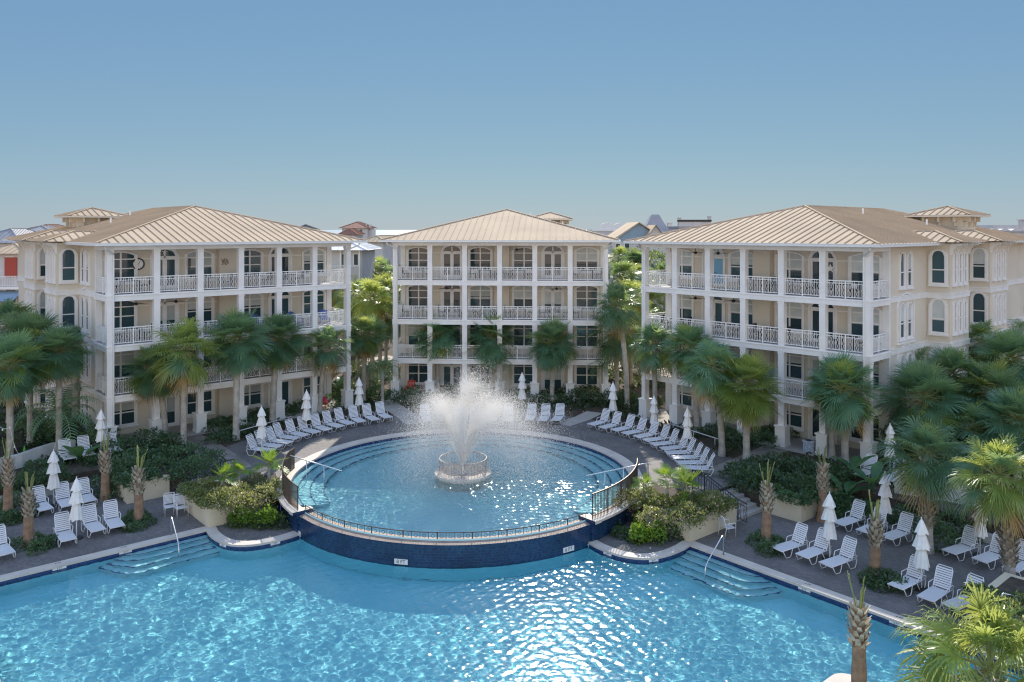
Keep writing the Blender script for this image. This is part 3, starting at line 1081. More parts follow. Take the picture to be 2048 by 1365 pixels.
# ------------------------------------------------------------------ palms
def fan_crown(name, nleaf, seed, elev0=85, elev1=-55, pet=0.85, blade=0.95, dead=0.1, droop=0.32, nl=16, mats=None):
    """fan palm crown: leaf stalks arching out of one bud, each carrying a fan of drooping strips"""
    g = random.Random(seed)
    b = MB()
    for i in range(nleaf):
        f_ = (i + 0.5) / nleaf
        el = R(elev0 + (elev1 - elev0) * f_ + g.uniform(-9, 9))
        az = i * 2.39996 + g.uniform(-0.25, 0.25)
        d = Vector((math.cos(az) * math.cos(el), math.sin(az) * math.cos(el), math.sin(el)))
        L = pet * g.uniform(0.78, 1.12) * (0.75 if f_ < 0.12 else 1)
        mi = 0
        if f_ > 1 - dead:
            mi = 1
        elif g.random() < 0.10:
            mi = 2
        p0 = Vector((0, 0, 0)) + d * 0.12
        sag = 0.16 * math.cos(el)
        p1 = p0 + d * L * 0.55 + Vector((0, 0, -sag * 0.3))
        p2 = p0 + d * L + Vector((0, 0, -sag))
        b.tube([p0, p1, p2], [0.028, 0.02, 0.014], 3, mi=mi if mi == 1 else 3, cap=False)
        t = (p2 - p1).normalized()
        side = t.cross(Vector((0, 0, 1)))
        if side.length < 0.05:
            side = Vector((1, 0, 0))
        side.normalize()
        nrm = side.cross(t)
        B = blade * g.uniform(0.82, 1.15) * (0.8 if f_ < 0.12 else 1)
        roll = g.uniform(-0.5, 0.5)
        side, nrm = side * math.cos(roll) + nrm * math.sin(roll), nrm * math.cos(roll) - side * math.sin(roll)
        for j in range(-nl, nl + 1):
            a = R(112) * j / nl + g.uniform(-0.03, 0.03)
            dr = (t * math.cos(a) + side * math.sin(a) + nrm * (0.22 * abs(math.sin(a)) + g.uniform(-.05, .05))).normalized()
            LL = B * (1.0 - 0.30 * abs(a) / R(112)) * g.uniform(0.88, 1.08)
            root = p2 + t * (0.16 * math.cos(a))
            w = 0.023 * g.uniform(0.8, 1.2)
            wd = dr.cross(nrm).normalized()
            dz = Vector((0, 0, -droop * LL * g.uniform(0.6, 1.5)))
            q1 = root + dr * LL * 0.45 + dz * 0.16
            q2 = root + dr * LL * 0.80 + dz * 0.55
            q3 = root + dr * LL * 0.98 + dz * 1.05
            n = len(b.v)
            b.v += [tuple(v) for v in (root - wd * w * .5, root + wd * w * .5, q1 + wd * w, q1 - wd * w, q2 + wd * w * .7, q2 - wd * w * .7, q3)]
            b.f += [(n, n + 1, n + 2, n + 3), (n + 3, n + 2, n + 4, n + 5), (n + 5, n + 4, n + 6)]
            b.m += [mi] * 3
    return b.mesh(name, mats or [M_PALM, M_DEAD, M_PALMY, M_STUB])
def feather_crown(name, nleaf, seed, L=1.9, mats=None):
    g = random.Random(seed)
    b = MB()
    for i in range(nleaf):
        f_ = (i + 0.5) / nleaf
        el = R(82 - 88 * f_ + g.uniform(-6, 6))
        az = i * 2.39996 + g.uniform(-.2, .2)
        hd = Vector((math.cos(az), math.sin(az), 0))
        pts = []
        p = Vector((0, 0, 0))
        e = el
        l = L * g.uniform(0.8, 1.1)
        for k in range(9):
            pts.append(p.copy())
            p = p + (hd * math.cos(e) + Vector((0, 0, math.sin(e)))) * (l / 8)
            e -= R(15) * (0.6 + 0.08 * k)
        b.tube(pts, [0.022 - 0.002 * k for k in range(9)], 3, mi=3, cap=False)
        for k in range(1, 9):
            for s2 in (0, 0.5):
                if k == 8 and s2:
                    continue
                q = pts[k] if not s2 else (pts[k] + pts[min(k + 1, 8)]) / 2
                t = (pts[min(k + 1, 8)] - pts[k - 1]).normalized()
                sd_ = t.cross(Vector((0, 0, 1)))
                if sd_.length < .05:
                    continue
                sd_.normalize()
                for s in (-1, 1):
                    ll = 0.46 * math.sin(PI * (0.12 + 0.82 * (k + s2) / 9)) + 0.08
                    tip = q + sd_ * s * ll * .85 + t * ll * 0.45 + Vector((0, 0, -0.22 * ll - g.uniform(0, .08)))
                    mid = q + (tip - q) * .5 + Vector((0, 0, .04))
                    w = t * 0.02
                    n = len(b.v)
                    b.v += [tuple(v) for v in (q - w, q + w, mid + w, mid - w, tip)]
                    b.f += [(n, n + 1, n + 2, n + 3), (n + 3, n + 2, n + 4)]
                    b.m += [0, 0]
    return b.mesh(name, mats or [M_PALM, M_DEAD, M_PALMY, M_STUB])
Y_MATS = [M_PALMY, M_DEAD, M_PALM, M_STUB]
CROWN = {
    'full': [fan_crown('palm_crown', 84, s, 88, -74, 0.86, 1.0, 0.05, 0.15) for s in (1, 2)],
    'loose': [fan_crown('palm_crown', 44, s, 88, -66, 0.85, 1.0, 0.08, 0.36) for s in (3, 4, 5)],
    'yellow': [fan_crown('palm_crown', 46, s, 88, -60, 0.88, 1.0, 0.10, 0.38, mats=Y_MATS) for s in (6, 7)],
    'feather': [feather_crown('palm_crown', 22, s) for s in (8, 9)],
    'near': [fan_crown('palm_crown', 38, 10, 88, -45, 1.0, 1.15, 0.05, 0.60, 21, mats=[M_PALMY, M_DEAD, M_PALM, M_STUB])],
    'bright': [fan_crown('palm_crown', 90, 15, 88, -72, 0.86, 1.0, 0.09, 0.13, mats=[M_PALMY, M_DEAD, M_PALM, M_STUB])],  # yellower leaf mix stands in for sunlight on the round palm
    'small': [fan_crown('palm_crown', 11, s, 80, 5, 0.42, 0.62, 0.0, 0.10, 11, mats=[M_LIME, M_DEAD, M_PALMY, M_STUB]) for s in (12, 13)],
}
NP = [0]
def trunk_mesh(h, r, lean, boots, seed, m=None, r0=None):
    g = random.Random(seed)
    b = MB()
    pts, rr = [], []
    n = max(6, int(h / 0.35))
    for k in range(n + 1):
        s = k / n
        pts.append((lean[0] * s * s, lean[1] * s * s, h * s))
        flare = 0.06 * math.exp(-s * h / 0.25)
        rr.append((r0 or r) * (1 - s) + r * s + flare + (0.012 if k % 2 else 0))
    b.tube(pts, rr, 10)
    if boots:
        z0 = h * (1 - boots)
        k = 0
        z = z0
        while z < h - 0.04:
            az = k * 2.39996
            s = z / h
            c = Vector((lean[0] * s * s, lean[1] * s * s, z))
            bul = r * (1.0 + 0.75 * math.sin(PI * min(1, (z - z0) / (h - z0)) ** 0.8) * 0.6)
            d = Vector((math.cos(az), math.sin(az), 0))
            sdv = Vector((-d.y, d.x, 0))
            l = g.uniform(0.20, 0.34)
            p0 = c + d * bul * 0.8
            p1 = c + d * (bul * 1.1 + 0.05) + Vector((0, 0, l * 0.6))
            p2 = c + d * (bul * 1.2 + 0.10 * g.uniform(.5, 1.4)) + Vector((0, 0, l))
            w0, w1 = sdv * 0.10, sdv * 0.045
            th = Vector((0, 0, -0.035)) - d * 0.03
            b.face([p0 - w0, p0 + w0, p1 + (w0 + w1) / 2, p1 - (w0 + w1) / 2], 1)
            b.face([p1 - (w0 + w1) / 2, p1 + (w0 + w1) / 2, p2 + w1, p2 - w1], 1)
            b.face([p2 - w1, p2 + w1, p2 + w1 + th, p2 - w1 + th], 1)
            b.face([p1 + (w0 + w1) / 2, p2 + w1, p2 + w1 + th, p1 + w0 * .6 + th], 1)
            b.face([p1 - (w0 + w1) / 2, p2 - w1, p2 - w1 + th, p1 - w0 * .6 + th], 1)
            k += 1
            z += 0.022
    return b.mesh('trunk', [m or M_TRUNK, M_BOOT], smooth=False)
def palm(label, base, kind, cpx, cpy, cw, group=None, r=0.17, boots=0.0, z0=0.0, cat='palm tree', hang=0.0):
    """base: foot pixel (or a world point); crown centre at (cpx, cpy), cw pixels wide"""
    p = base if isinstance(base, Vector) else P(*base, z0)
    NP[0] += 1
    i = NP[0]
    t = thing('palm_tree', label, cat, p, 0, group)
    zc = ZP(cpy - 0.07 * cw, p.y) - p.z
    dx = XP(cpx, p.y) - p.x
    s = cw / FPX * p.y / {'full': 3.85, 'bright': 3.5, 'loose': 3.45, 'yellow': 3.5, 'feather': 3.2, 'near': 3.7, 'small': 1.7}[kind]
    h = max(0.3, zc - 0.10 * s)
    g = random.Random(i * 13)
    link('trunk', trunk_mesh(h, r, (dx, 0), boots, i), t)
    cr = CROWN[kind][i % len(CROWN[kind])]
    o = link('crown', cr, t, (dx, 0, zc), g.uniform(0, 6.28), (s, s, s * g.uniform(0.92, 1.08)))
    o.rotation_euler = (g.uniform(-.12, .12), g.uniform(-.12, .12), g.uniform(0, 6.28))
    return t
GL, GM, GR = 'palms before the left building', 'palms before the middle building', 'palms before the right building'
palm('tall fan palm with sunlit drooping crown and pale trunk, nearest the left building path', (367, 895), 'yellow', 372, 712, 145, GL)
palm('darker fan palm close behind and left of the sunlit one by the left path', (331, 885), 'full', 312, 748, 128, GL)
palm('fan palm with full crown and pale trunk, just left of the first closed parasol', (472, 880), 'full', 475, 688, 145, GL, 0.19)
palm('dark fan palm behind the left arc of loungers with two trunks apart', (545, 850), 'full', 558, 688, 135, GL, 0.19)
palm('slim fan palm at the right end of the left building with streaky sunlit leaves', (640, 826), 'loose', 655, 700, 100, GL, 0.16)
palm('fan palm standing in the gap between the left and the middle building', (727, 806), 'full', 732, 676, 102, GL, 0.17)
palm('dark round fan palm before the left part of the middle building', (875, 790), 'full', 872, 680, 112, GM, 0.17)
palm('dark fan palm directly behind the fountain spray', (982, 793), 'full', 984, 682, 115, GM, 0.17)
palm('dark fan palm before the door right of the middle of the middle building', (1104, 806), 'full', 1106, 694, 120, GM, 0.17)
palm('tall fan palm with shaggy crown at the right corner of the middle building', (1234, 802), 'loose', 1230, 672, 115, GM, 0.17)
palm('tallest dark palm crown at the right corner of the middle building', Vector((8.6, 59.5, 0)), 'loose', 1236, 618, 100, GM, 0.18)
palm('fan palm with sun specks at the far left end of the right building', (1310, 842), 'loose', 1308, 697, 100, GR, 0.16)
palm('fan palm with dark crown over the second bay of the right building', (1394, 868), 'full', 1380, 705, 118, GR, 0.19)
palm('fan palm leaning crown right behind the round sunlit palm', (1444, 912), 'loose', 1425, 742, 130, GR, 0.18)
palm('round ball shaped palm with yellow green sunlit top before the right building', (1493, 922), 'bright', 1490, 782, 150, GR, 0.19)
palm('broad dark green palm before the last bays of the right building', (1690, 935), 'full', 1686, 790, 160, GR, 0.19)
palm('thin trunked palm right behind the broad dark green palm', (1664, 915), 'loose', 1660, 770, 105, GR, 0.16)
palm('huge bluish green palm at the corner of the right building', (1868, 935), 'full', 1850, 812, 180, GR, 0.2)
palm('palm with rough crisscrossed trunk and sun bleached leaves over the right deck', (1856, 1105), 'loose', 1850, 925, 175, GR, 0.2, 0.75, ZL)
palm('palm with yellow orange dry leaves at the right edge and rough trunk', (2020, 1180), 'yellow', 1995, 965, 175, GR, 0.2, 0.8, ZL)
palm('nearest sunlit palm crown at the bottom right corner before the pool', Vector((12.4, 20.6, ZL)), 'near', 1980, 1364, 325, GR, 0.22, 0.5)
GB = 'palms beyond the gaps between the buildings'
BK = [('yellow', 745, 605, 90, 66), ('yellow', 715, 600, 75, 74), ('yellow', 772, 590, 80, 80), ('loose', 760, 640, 90, 68), ('yellow', 733, 545, 60, 92), ('full', 757, 552, 70, 95),
      ('yellow', 1255, 600, 85, 70), ('loose', 1246, 560, 75, 76), ('yellow', 1275, 560, 60, 84), ('yellow', 1262, 660, 85, 68), ('loose', 1285, 640, 70, 72), ('full', 1270, 530, 65, 92), ('yellow', 1240, 520, 50, 96),
      ('loose', 1330, 560, 65, 80), ('yellow', 690, 640, 60, 73), ('yellow', 1300, 610, 65, 78), ('yellow', 670, 590, 60, 82)]
for i, (k, x, y, w, d) in enumerate(BK):
    side = 'left and middle' if x < 1000 else 'middle and right'
    near = sorted([q[4] for q in BK if (q[1] < 1000) == (x < 1000)]).index(d)
    palm('sunlit palm in the gap between the %s buildings, %s from the front' % (side, ORD[near]), Vector((XP(x, d), d, 0)), k, x, y, w * 1.15, GB, 0.16)
GD = 'shaded palms beside the left building'
for i, (x, y, w, d, k, lab) in enumerate([(60, 700, 165, 49, 'full', 'dark palm with a wide crown nearest the left frame edge'), (118, 712, 130, 47, 'full', 'dark palm with pale trunk touching the left building corner'), (18, 660, 120, 54, 'loose', 'dark palm highest at the left frame edge'),
      (75, 650, 110, 60, 'yellow', 'yellow green palm behind the dark ones at the left side wall'), (20, 740, 150, 45, 'full', 'lowest dark palm at the left frame edge'), (150, 690, 80, 53, 'loose', 'small dark palm against the left building bay window')]):
    palm(lab, Vector((XP(x, d), d, 0)), k, x, y, w, GD, 0.17)
palm('low feathery palm with arching leaves under the dark palms on the left', (115, 905), 'feather', 122, 835, 150, GD, 0.12)
for lab, x, by, y, w in (('feathery palm left of the middle building beside the red chairs', 765, 812, 742, 70), ('feathery palm under the balcony behind the spray', 1000, 800, 730, 62), ('feathery palm at the right end of the middle building ground floor', 1205, 800, 740, 66), ('feathery palm in the gap left of the middle building', 735, 790, 748, 60)):
    palm(lab, (x, by), 'feather', x, y, w, 'feather palms at the middle building', 0.11)
GE = 'shaded palms at the right edge beside the right building'
for i, (x, y, w, d, k, lab) in enumerate([(1965, 690, 95, 53, 'loose', 'dark palm before the bay windows of the right building'), (2020, 730, 150, 50, 'full', 'dark wide palm at the right frame edge'), (1905, 760, 130, 47, 'full', 'dark palm left of the wide one at the right edge'),
      (1985, 800, 160, 45, 'full', 'dark palm in the middle of the right edge thicket'), (2040, 660, 60, 60, 'feather', 'feathery palm high at the right frame edge'), (1945, 870, 150, 43, 'loose', 'dark drooping palm above the white wall on the right'), (2035, 850, 150, 42, 'full', 'dark palm behind the yellow palm at the right edge'),
      (1830, 735, 90, 50, 'loose', 'small dark palm under the arched side window of the right building')]):
    palm(lab, Vector((XP(x, d), d, 0)), k, x, y, w, GE, 0.17)
for lab, x, by, z, y, w in (('small bright fan palm with two round leaves beside the left stairs', 445, 985, 0.1, 962, 62), ('small fan palm with brown edged leaves in the left planter', 478, 975, 0.1, 948, 40), ('small bright fan palm next to the left end of the pool railing', 538, 965, 0.1, 936, 64),
        ('small fan palm nearest the pool railing in the right planter', 1288, 1000, 0.1, 978, 44), ('small fan palm on a thin trunk in the right planter', 1334, 1008, 0.1, 962, 56), ('small spreading fan palm with brown edged leaves in the right planter', 1372, 1010, 0.1, 982, 72)):
    palm(lab, (x, by), 'small', x, y, w, 'small fan palms in the planters', 0.06, 0, z, 'fan palm')
# newly planted palms with trimmed tops
def young_palm(label, x, by, ty, z=ZL, base=None, top=0.5):
    p = base or P(x, by, z)
    t = thing('trimmed_palm', label, 'young palm', p, 0, 'newly planted palms with trimmed tops')
    NP[0] += 1
    g = random.Random(NP[0])
    h = ZP(ty, p.y) - p.z
    sp = 1.15
    hb = h - sp
    link('trunk', trunk_mesh(hb, 0.15, (g.uniform(-.06, .06), 0), top, NP[0], M_TRUNK2, 0.24), t)
    b = MB()
    for k in range(6):
        az = k * 2.4
        l = sp * g.uniform(0.55, 1.05)
        d = Vector((math.cos(az) * g.uniform(.08, .3), math.sin(az) * g.uniform(.08, .3), 1)).normalized()
        p0 = Vector((0.05 * math.cos(az), 0.05 * math.sin(az), hb - 0.15))
        b.bar(p0, p0 + d * l, 0.055, 0.02, mi=0)
        b.bar(p0 + d * l * 0.95, p0 + d * l * 1.12 + Vector((.02, 0, 0)), 0.05, 0.012, mi=0)
    b.build('leaf_stubs', [M_STUB], t)
YP = [(16, 1040, 872, 'beside the white curved wall, leftmost'), (57, 1092, 935, 'in the leftmost square hedge bed'), (211, 1000, 860, 'before the hedge with a parasol just left of it'), (278, 1047, 893, 'in the square hedge bed near the left pool steps'),
      (1533, 1087, 922, 'in the square hedge bed near the right pool steps'), (1645, 1042, 884, 'with one green leaf before the hedge on the right'), (1750, 1158, 985, 'between the two groups of loungers on the right deck')]
for x, by, ty, w in YP:
    young_palm('trimmed young palm ' + w, x, by, ty)
young_palm('trimmed young palm standing before the pool at the bottom right', 0, 0, 1140, base=P(1714, 1365, -0.86) + Vector((-0.5, -1.3, 0)), top=0.42)

# ------------------------------------------------------------------ shrubs, hedges, ground cover
def leaf_cloud(blobs, n, size, seed, aspect=0.5, shell=0.75, up=0.3):
    """small pointed leaves spread through overlapping blobs: (x, y, z, rx, ry, rz)"""
    g = np.random.default_rng(seed)
    bl = np.array(blobs, float)
    vol = (bl[:, 3] * bl[:, 4] + bl[:, 3] * bl[:, 5] + bl[:, 4] * bl[:, 5])
    k = g.choice(len(bl), n, p=vol / vol.sum())
    d = g.normal(size=(n, 3))
    d[:, 2] = np.abs(d[:, 2]) * 1.15 - 0.25
    d /= np.linalg.norm(d, axis=1, keepdims=True)
    r = shell + (1.08 - shell) * g.random(n) ** 0.6
    lump = 1 + 0.13 * np.sin(d[:, 0] * 7 + k * 1.7) * np.sin(d[:, 1] * 6 + k) + 0.1 * np.sin(d[:, 2] * 9 + k * 2.1)
    c = bl[k, :3] + d * bl[k, 3:] * (r * lump)[:, None]
    ax = d * 0.7 + g.normal(size=(n, 3)) * 0.6
    ax[:, 2] += up
    ax /= np.linalg.norm(ax, axis=1, keepdims=True)
    o = np.cross(ax, g.normal(size=(n, 3)))
    o /= np.linalg.norm(o, axis=1, keepdims=True) + 1e-9
    s = size * (0.6 + 0.8 * g.random(n))[:, None]
    V = np.stack([c - ax * s * .5, c + o * s * aspect * .5, c + ax * s * .5, c - o * s * aspect * .5], 1)
    keep = c[:, 2] > bl[:, 2].min() - 0.4
    return V[keep]
def shrub(name, label, cat, loc, blobs, n, size, m, seed, group=None, m2=None, frac=0.25, rz=0.0, aspect=0.5):
    V = leaf_cloud(blobs, n, size, seed, aspect)
    mi = None
    mats = [m]
    if m2:
        mats = [m, m2]
        mi = (np.random.default_rng(seed + 1).random(V.shape[0]) < frac).astype(np.int32)
    o = link(name, tris_mesh(name, V, 4, mats, mi), None, loc, rz)
    return tag(o, label, cat, group)
def blobs_on(pix, z, rx, rz_, jit=0.3, seed=0, org=None):
    g = random.Random(seed)
    out = []
    for x, y in pix:
        p = P(x, y, z) - org
        k = g.uniform(0.8, 1.2)
        out.append((p.x + g.uniform(-jit, jit), p.y + g.uniform(-jit, jit), p.z + g.uniform(-.1, .15), rx * k, rx * k, rz_ * g.uniform(.85, 1.15)))
    return out
def hedge(label, pix, z, rx, rz_, n, size, m=M_SHRUB, seed=0, name='hedge', cat='hedge', m2=None, frac=0.25, group=None, aspect=0.5):
    org = P(pix[0][0], pix[0][1], z)
    return shrub(name, label, cat, org, blobs_on(pix, z, rx, rz_, 0.25, seed, org), n, size, m, seed, group, m2, frac, 0, aspect)
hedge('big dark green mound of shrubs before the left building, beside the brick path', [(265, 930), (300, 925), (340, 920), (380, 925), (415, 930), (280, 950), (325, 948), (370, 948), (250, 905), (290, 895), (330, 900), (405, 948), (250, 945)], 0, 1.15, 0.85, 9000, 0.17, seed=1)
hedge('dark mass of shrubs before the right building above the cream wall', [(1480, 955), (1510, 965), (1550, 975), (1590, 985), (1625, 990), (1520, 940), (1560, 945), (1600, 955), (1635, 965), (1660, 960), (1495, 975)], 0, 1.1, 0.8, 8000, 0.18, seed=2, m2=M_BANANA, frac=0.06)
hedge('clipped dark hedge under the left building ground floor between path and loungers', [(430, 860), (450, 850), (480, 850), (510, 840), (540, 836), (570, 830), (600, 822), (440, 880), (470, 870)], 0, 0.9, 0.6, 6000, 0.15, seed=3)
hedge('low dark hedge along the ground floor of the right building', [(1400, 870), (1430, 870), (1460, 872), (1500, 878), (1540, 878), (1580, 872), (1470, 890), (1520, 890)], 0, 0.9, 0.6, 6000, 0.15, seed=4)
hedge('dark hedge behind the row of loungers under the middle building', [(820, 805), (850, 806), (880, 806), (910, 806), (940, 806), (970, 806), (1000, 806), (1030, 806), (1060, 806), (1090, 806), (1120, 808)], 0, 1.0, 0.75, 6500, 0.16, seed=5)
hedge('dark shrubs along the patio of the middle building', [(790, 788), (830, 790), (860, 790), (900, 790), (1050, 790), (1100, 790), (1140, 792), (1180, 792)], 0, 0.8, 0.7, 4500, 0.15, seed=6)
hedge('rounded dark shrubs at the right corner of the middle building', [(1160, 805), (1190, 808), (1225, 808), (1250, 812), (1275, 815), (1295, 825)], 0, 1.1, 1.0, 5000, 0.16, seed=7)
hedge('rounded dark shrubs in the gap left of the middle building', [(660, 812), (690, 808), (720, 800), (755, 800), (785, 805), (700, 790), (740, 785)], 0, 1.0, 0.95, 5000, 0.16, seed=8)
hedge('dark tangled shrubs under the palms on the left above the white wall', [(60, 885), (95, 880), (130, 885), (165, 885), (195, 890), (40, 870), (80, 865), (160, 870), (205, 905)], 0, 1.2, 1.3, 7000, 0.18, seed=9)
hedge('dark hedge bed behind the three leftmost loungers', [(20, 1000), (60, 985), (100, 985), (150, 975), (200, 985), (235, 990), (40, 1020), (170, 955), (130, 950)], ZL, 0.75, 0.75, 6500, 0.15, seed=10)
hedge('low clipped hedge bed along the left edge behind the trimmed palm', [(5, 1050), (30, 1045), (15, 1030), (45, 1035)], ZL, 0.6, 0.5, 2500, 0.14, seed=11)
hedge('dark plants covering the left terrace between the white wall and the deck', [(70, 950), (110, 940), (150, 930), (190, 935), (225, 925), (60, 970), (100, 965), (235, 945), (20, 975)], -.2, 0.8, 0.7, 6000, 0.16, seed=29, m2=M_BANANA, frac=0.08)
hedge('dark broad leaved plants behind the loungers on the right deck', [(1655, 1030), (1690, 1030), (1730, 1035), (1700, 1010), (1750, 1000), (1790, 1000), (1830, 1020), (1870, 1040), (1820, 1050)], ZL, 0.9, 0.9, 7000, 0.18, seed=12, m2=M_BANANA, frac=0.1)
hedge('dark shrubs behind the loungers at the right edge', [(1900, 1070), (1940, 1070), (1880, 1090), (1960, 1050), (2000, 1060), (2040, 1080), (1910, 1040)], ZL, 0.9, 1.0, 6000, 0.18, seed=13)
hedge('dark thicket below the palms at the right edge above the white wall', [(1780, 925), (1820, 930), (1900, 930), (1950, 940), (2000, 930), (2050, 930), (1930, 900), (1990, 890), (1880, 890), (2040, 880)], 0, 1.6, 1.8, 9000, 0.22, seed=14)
GH = 'square clipped hedge beds round the trimmed palms'
for lab, pix, sd_ in (('square hedge bed round the leftmost trimmed palm', [(40, 1100), (62, 1108), (85, 1098), (58, 1092), (100, 1088)], 15), ('square hedge bed round the trimmed palm near the left pool steps', [(255, 1052), (278, 1060), (300, 1050), (275, 1044), (262, 1062)], 16),
        ('square hedge bed round the trimmed palm near the right pool steps', [(1510, 1092), (1535, 1100), (1558, 1092), (1532, 1084), (1545, 1108)], 17), ('square hedge bed between the lounger groups on the right deck', [(1735, 1168), (1760, 1178), (1785, 1172), (1755, 1160), (1800, 1185)], 18)):
    hedge(lab, pix, ZL, 0.45, 0.42, 2600, 0.12, seed=sd_, group=GH)
hedge('sunlit shrub with pale flowers filling the left planter beside the round pool', [(405, 985), (430, 985), (460, 990), (490, 992), (520, 990), (545, 985), (440, 1010), (470, 1015), (500, 1010), (535, 1000), (420, 1000), (515, 970)], 0.05, 0.72, 0.62, 9000, 0.12, M_OLIVE, 19, 'flowering_shrub', 'shrub', M_PINKL, 0.2)
hedge('sunlit shrub with pale flowers filling the right planter beside the round pool', [(1290, 1010), (1320, 1020), (1350, 1015), (1380, 1012), (1410, 1012), (1435, 1005), (1300, 1035), (1340, 1040), (1380, 1035), (1265, 1010), (1415, 1028)], 0.05, 0.72, 0.62, 9000, 0.12, M_OLIVE, 20, 'flowering_shrub', 'shrub', M_PINKL, 0.2)
hedge('dark leafy plants filling the curved bed below the left planter', [(445, 1040), (470, 1048), (500, 1052), (530, 1052), (560, 1048), (585, 1040), (480, 1035), (545, 1035)], ZL, 0.5, 0.6, 4500, 0.14, seed=21, m2=M_LIME, frac=0.12)
hedge('bright lime green plants in the curved bed below the left planter', [(505, 1040), (520, 1045), (480, 1042), (535, 1040)], ZL + 0.3, 0.36, 0.5, 1300, 0.15, M_LIME, 22, 'leafy_plant', 'plant')
hedge('dark leafy plants filling the curved bed below the right planter', [(1215, 1060), (1240, 1070), (1270, 1078), (1310, 1080), (1345, 1075), (1370, 1068), (1230, 1048)], ZL, 0.48, 0.5, 4200, 0.14, seed=23, m2=M_SHRUB, frac=0.2)
hedge('bright lime green plants in the curved bed below the right planter', [(1268, 1075), (1290, 1078), (1310, 1076), (1280, 1060)], ZL + 0.25, 0.36, 0.55, 1500, 0.15, M_LIME, 24, 'leafy_plant', 'plant')
hedge('trailing plants hanging over the cream planter box at the right edge', [(1975, 1205), (2000, 1205), (2030, 1210), (1985, 1222), (2010, 1226), (2040, 1232), (1970, 1192)], 0.2, 0.5, 0.35, 3600, 0.14, M_SHRUB, 25, 'trailing_plant', 'plant', M_OLIVE, .4)
shrub('broadleaf_tree', 'round broadleaf tree with pale glossy leaves between the left and middle buildings', 'tree', (XP(757, 98), 98, ZP(590, 98)), [(0, 0, 1.6, 2.6, 2.6, 2.2), (-1.5, 0, .6, 2, 2, 1.6), (1.4, .5, .8, 1.8, 1.8, 1.5)], 3500, 0.35, M_SHRUB, 26, None, M_PALMY, .3)
shrub('broadleaf_tree', 'sunlit broadleaf tree seen through the far left bay of the right building', 'tree', (XP(1305, 92), 92, ZP(580, 92)), [(0, 0, 1.6, 2.6, 2.6, 2.6), (-2, 0, .6, 2, 2, 2), (2.4, .5, .2, 2, 2, 2)], 3500, 0.35, M_SHRUB, 27, None, M_PALMY, .35)
# big banana leaves
def banana(label, px, py, z, seed, k=1.0):
    g = random.Random(seed)
    t = thing('broad_leaf_plant', label, 'plant', P(px, py, z), 0, 'broad leaved plants behind the loungers')
    for i in range(6):
        az = i * 1.05 + g.uniform(-.3, .3)
        hd = Vector((math.cos(az), math.sin(az), 0))
        sdv = Vector((-hd.y, hd.x, 0))
        b = MB()
        e = R(g.uniform(60, 85))
        p = Vector((0, 0, 0))
        L = k * g.uniform(1.2, 1.9)
        pts = []
        for j in range(8):
            pts.append(p.copy())
            p = p + (hd * math.cos(e) + Vector((0, 0, math.sin(e)))) * L / 7
            e -= R(11)
        b.tube(pts[:4], 0.02, 4)
        for j in range(2, 7):
            w0, w1 = (0.26 * k * math.sin(PI * min(1, (q - 2) / 5.0 * .9 + .06)) for q in (j, j + 1))
            for s in (-1, 1):
                lift = Vector((0, 0, .05))
                b.face([pts[j], pts[j + 1], pts[j + 1] + sdv * s * w1 + lift, pts[j] + sdv * s * w0 + lift])
        b.build('leaf', M_BANANA, t)
for i, (x, y, z, lab) in enumerate([(160, 935, -.3, 'left before the two terrace loungers'), (1705, 960, 0, 'at the foot of the broad dark palm'), (1745, 985, 0, 'right of the lone shaded lounger'), (1905, 1010, -.5, 'dark, before the white wall on the right'), (1690, 1005, -.5, 'behind the trimmed palm on the right'), (680, 790, 0, 'at the right end of the left building')]):
    banana('plant with large upright paddle leaves ' + lab, x, y, z, i, 1.1)
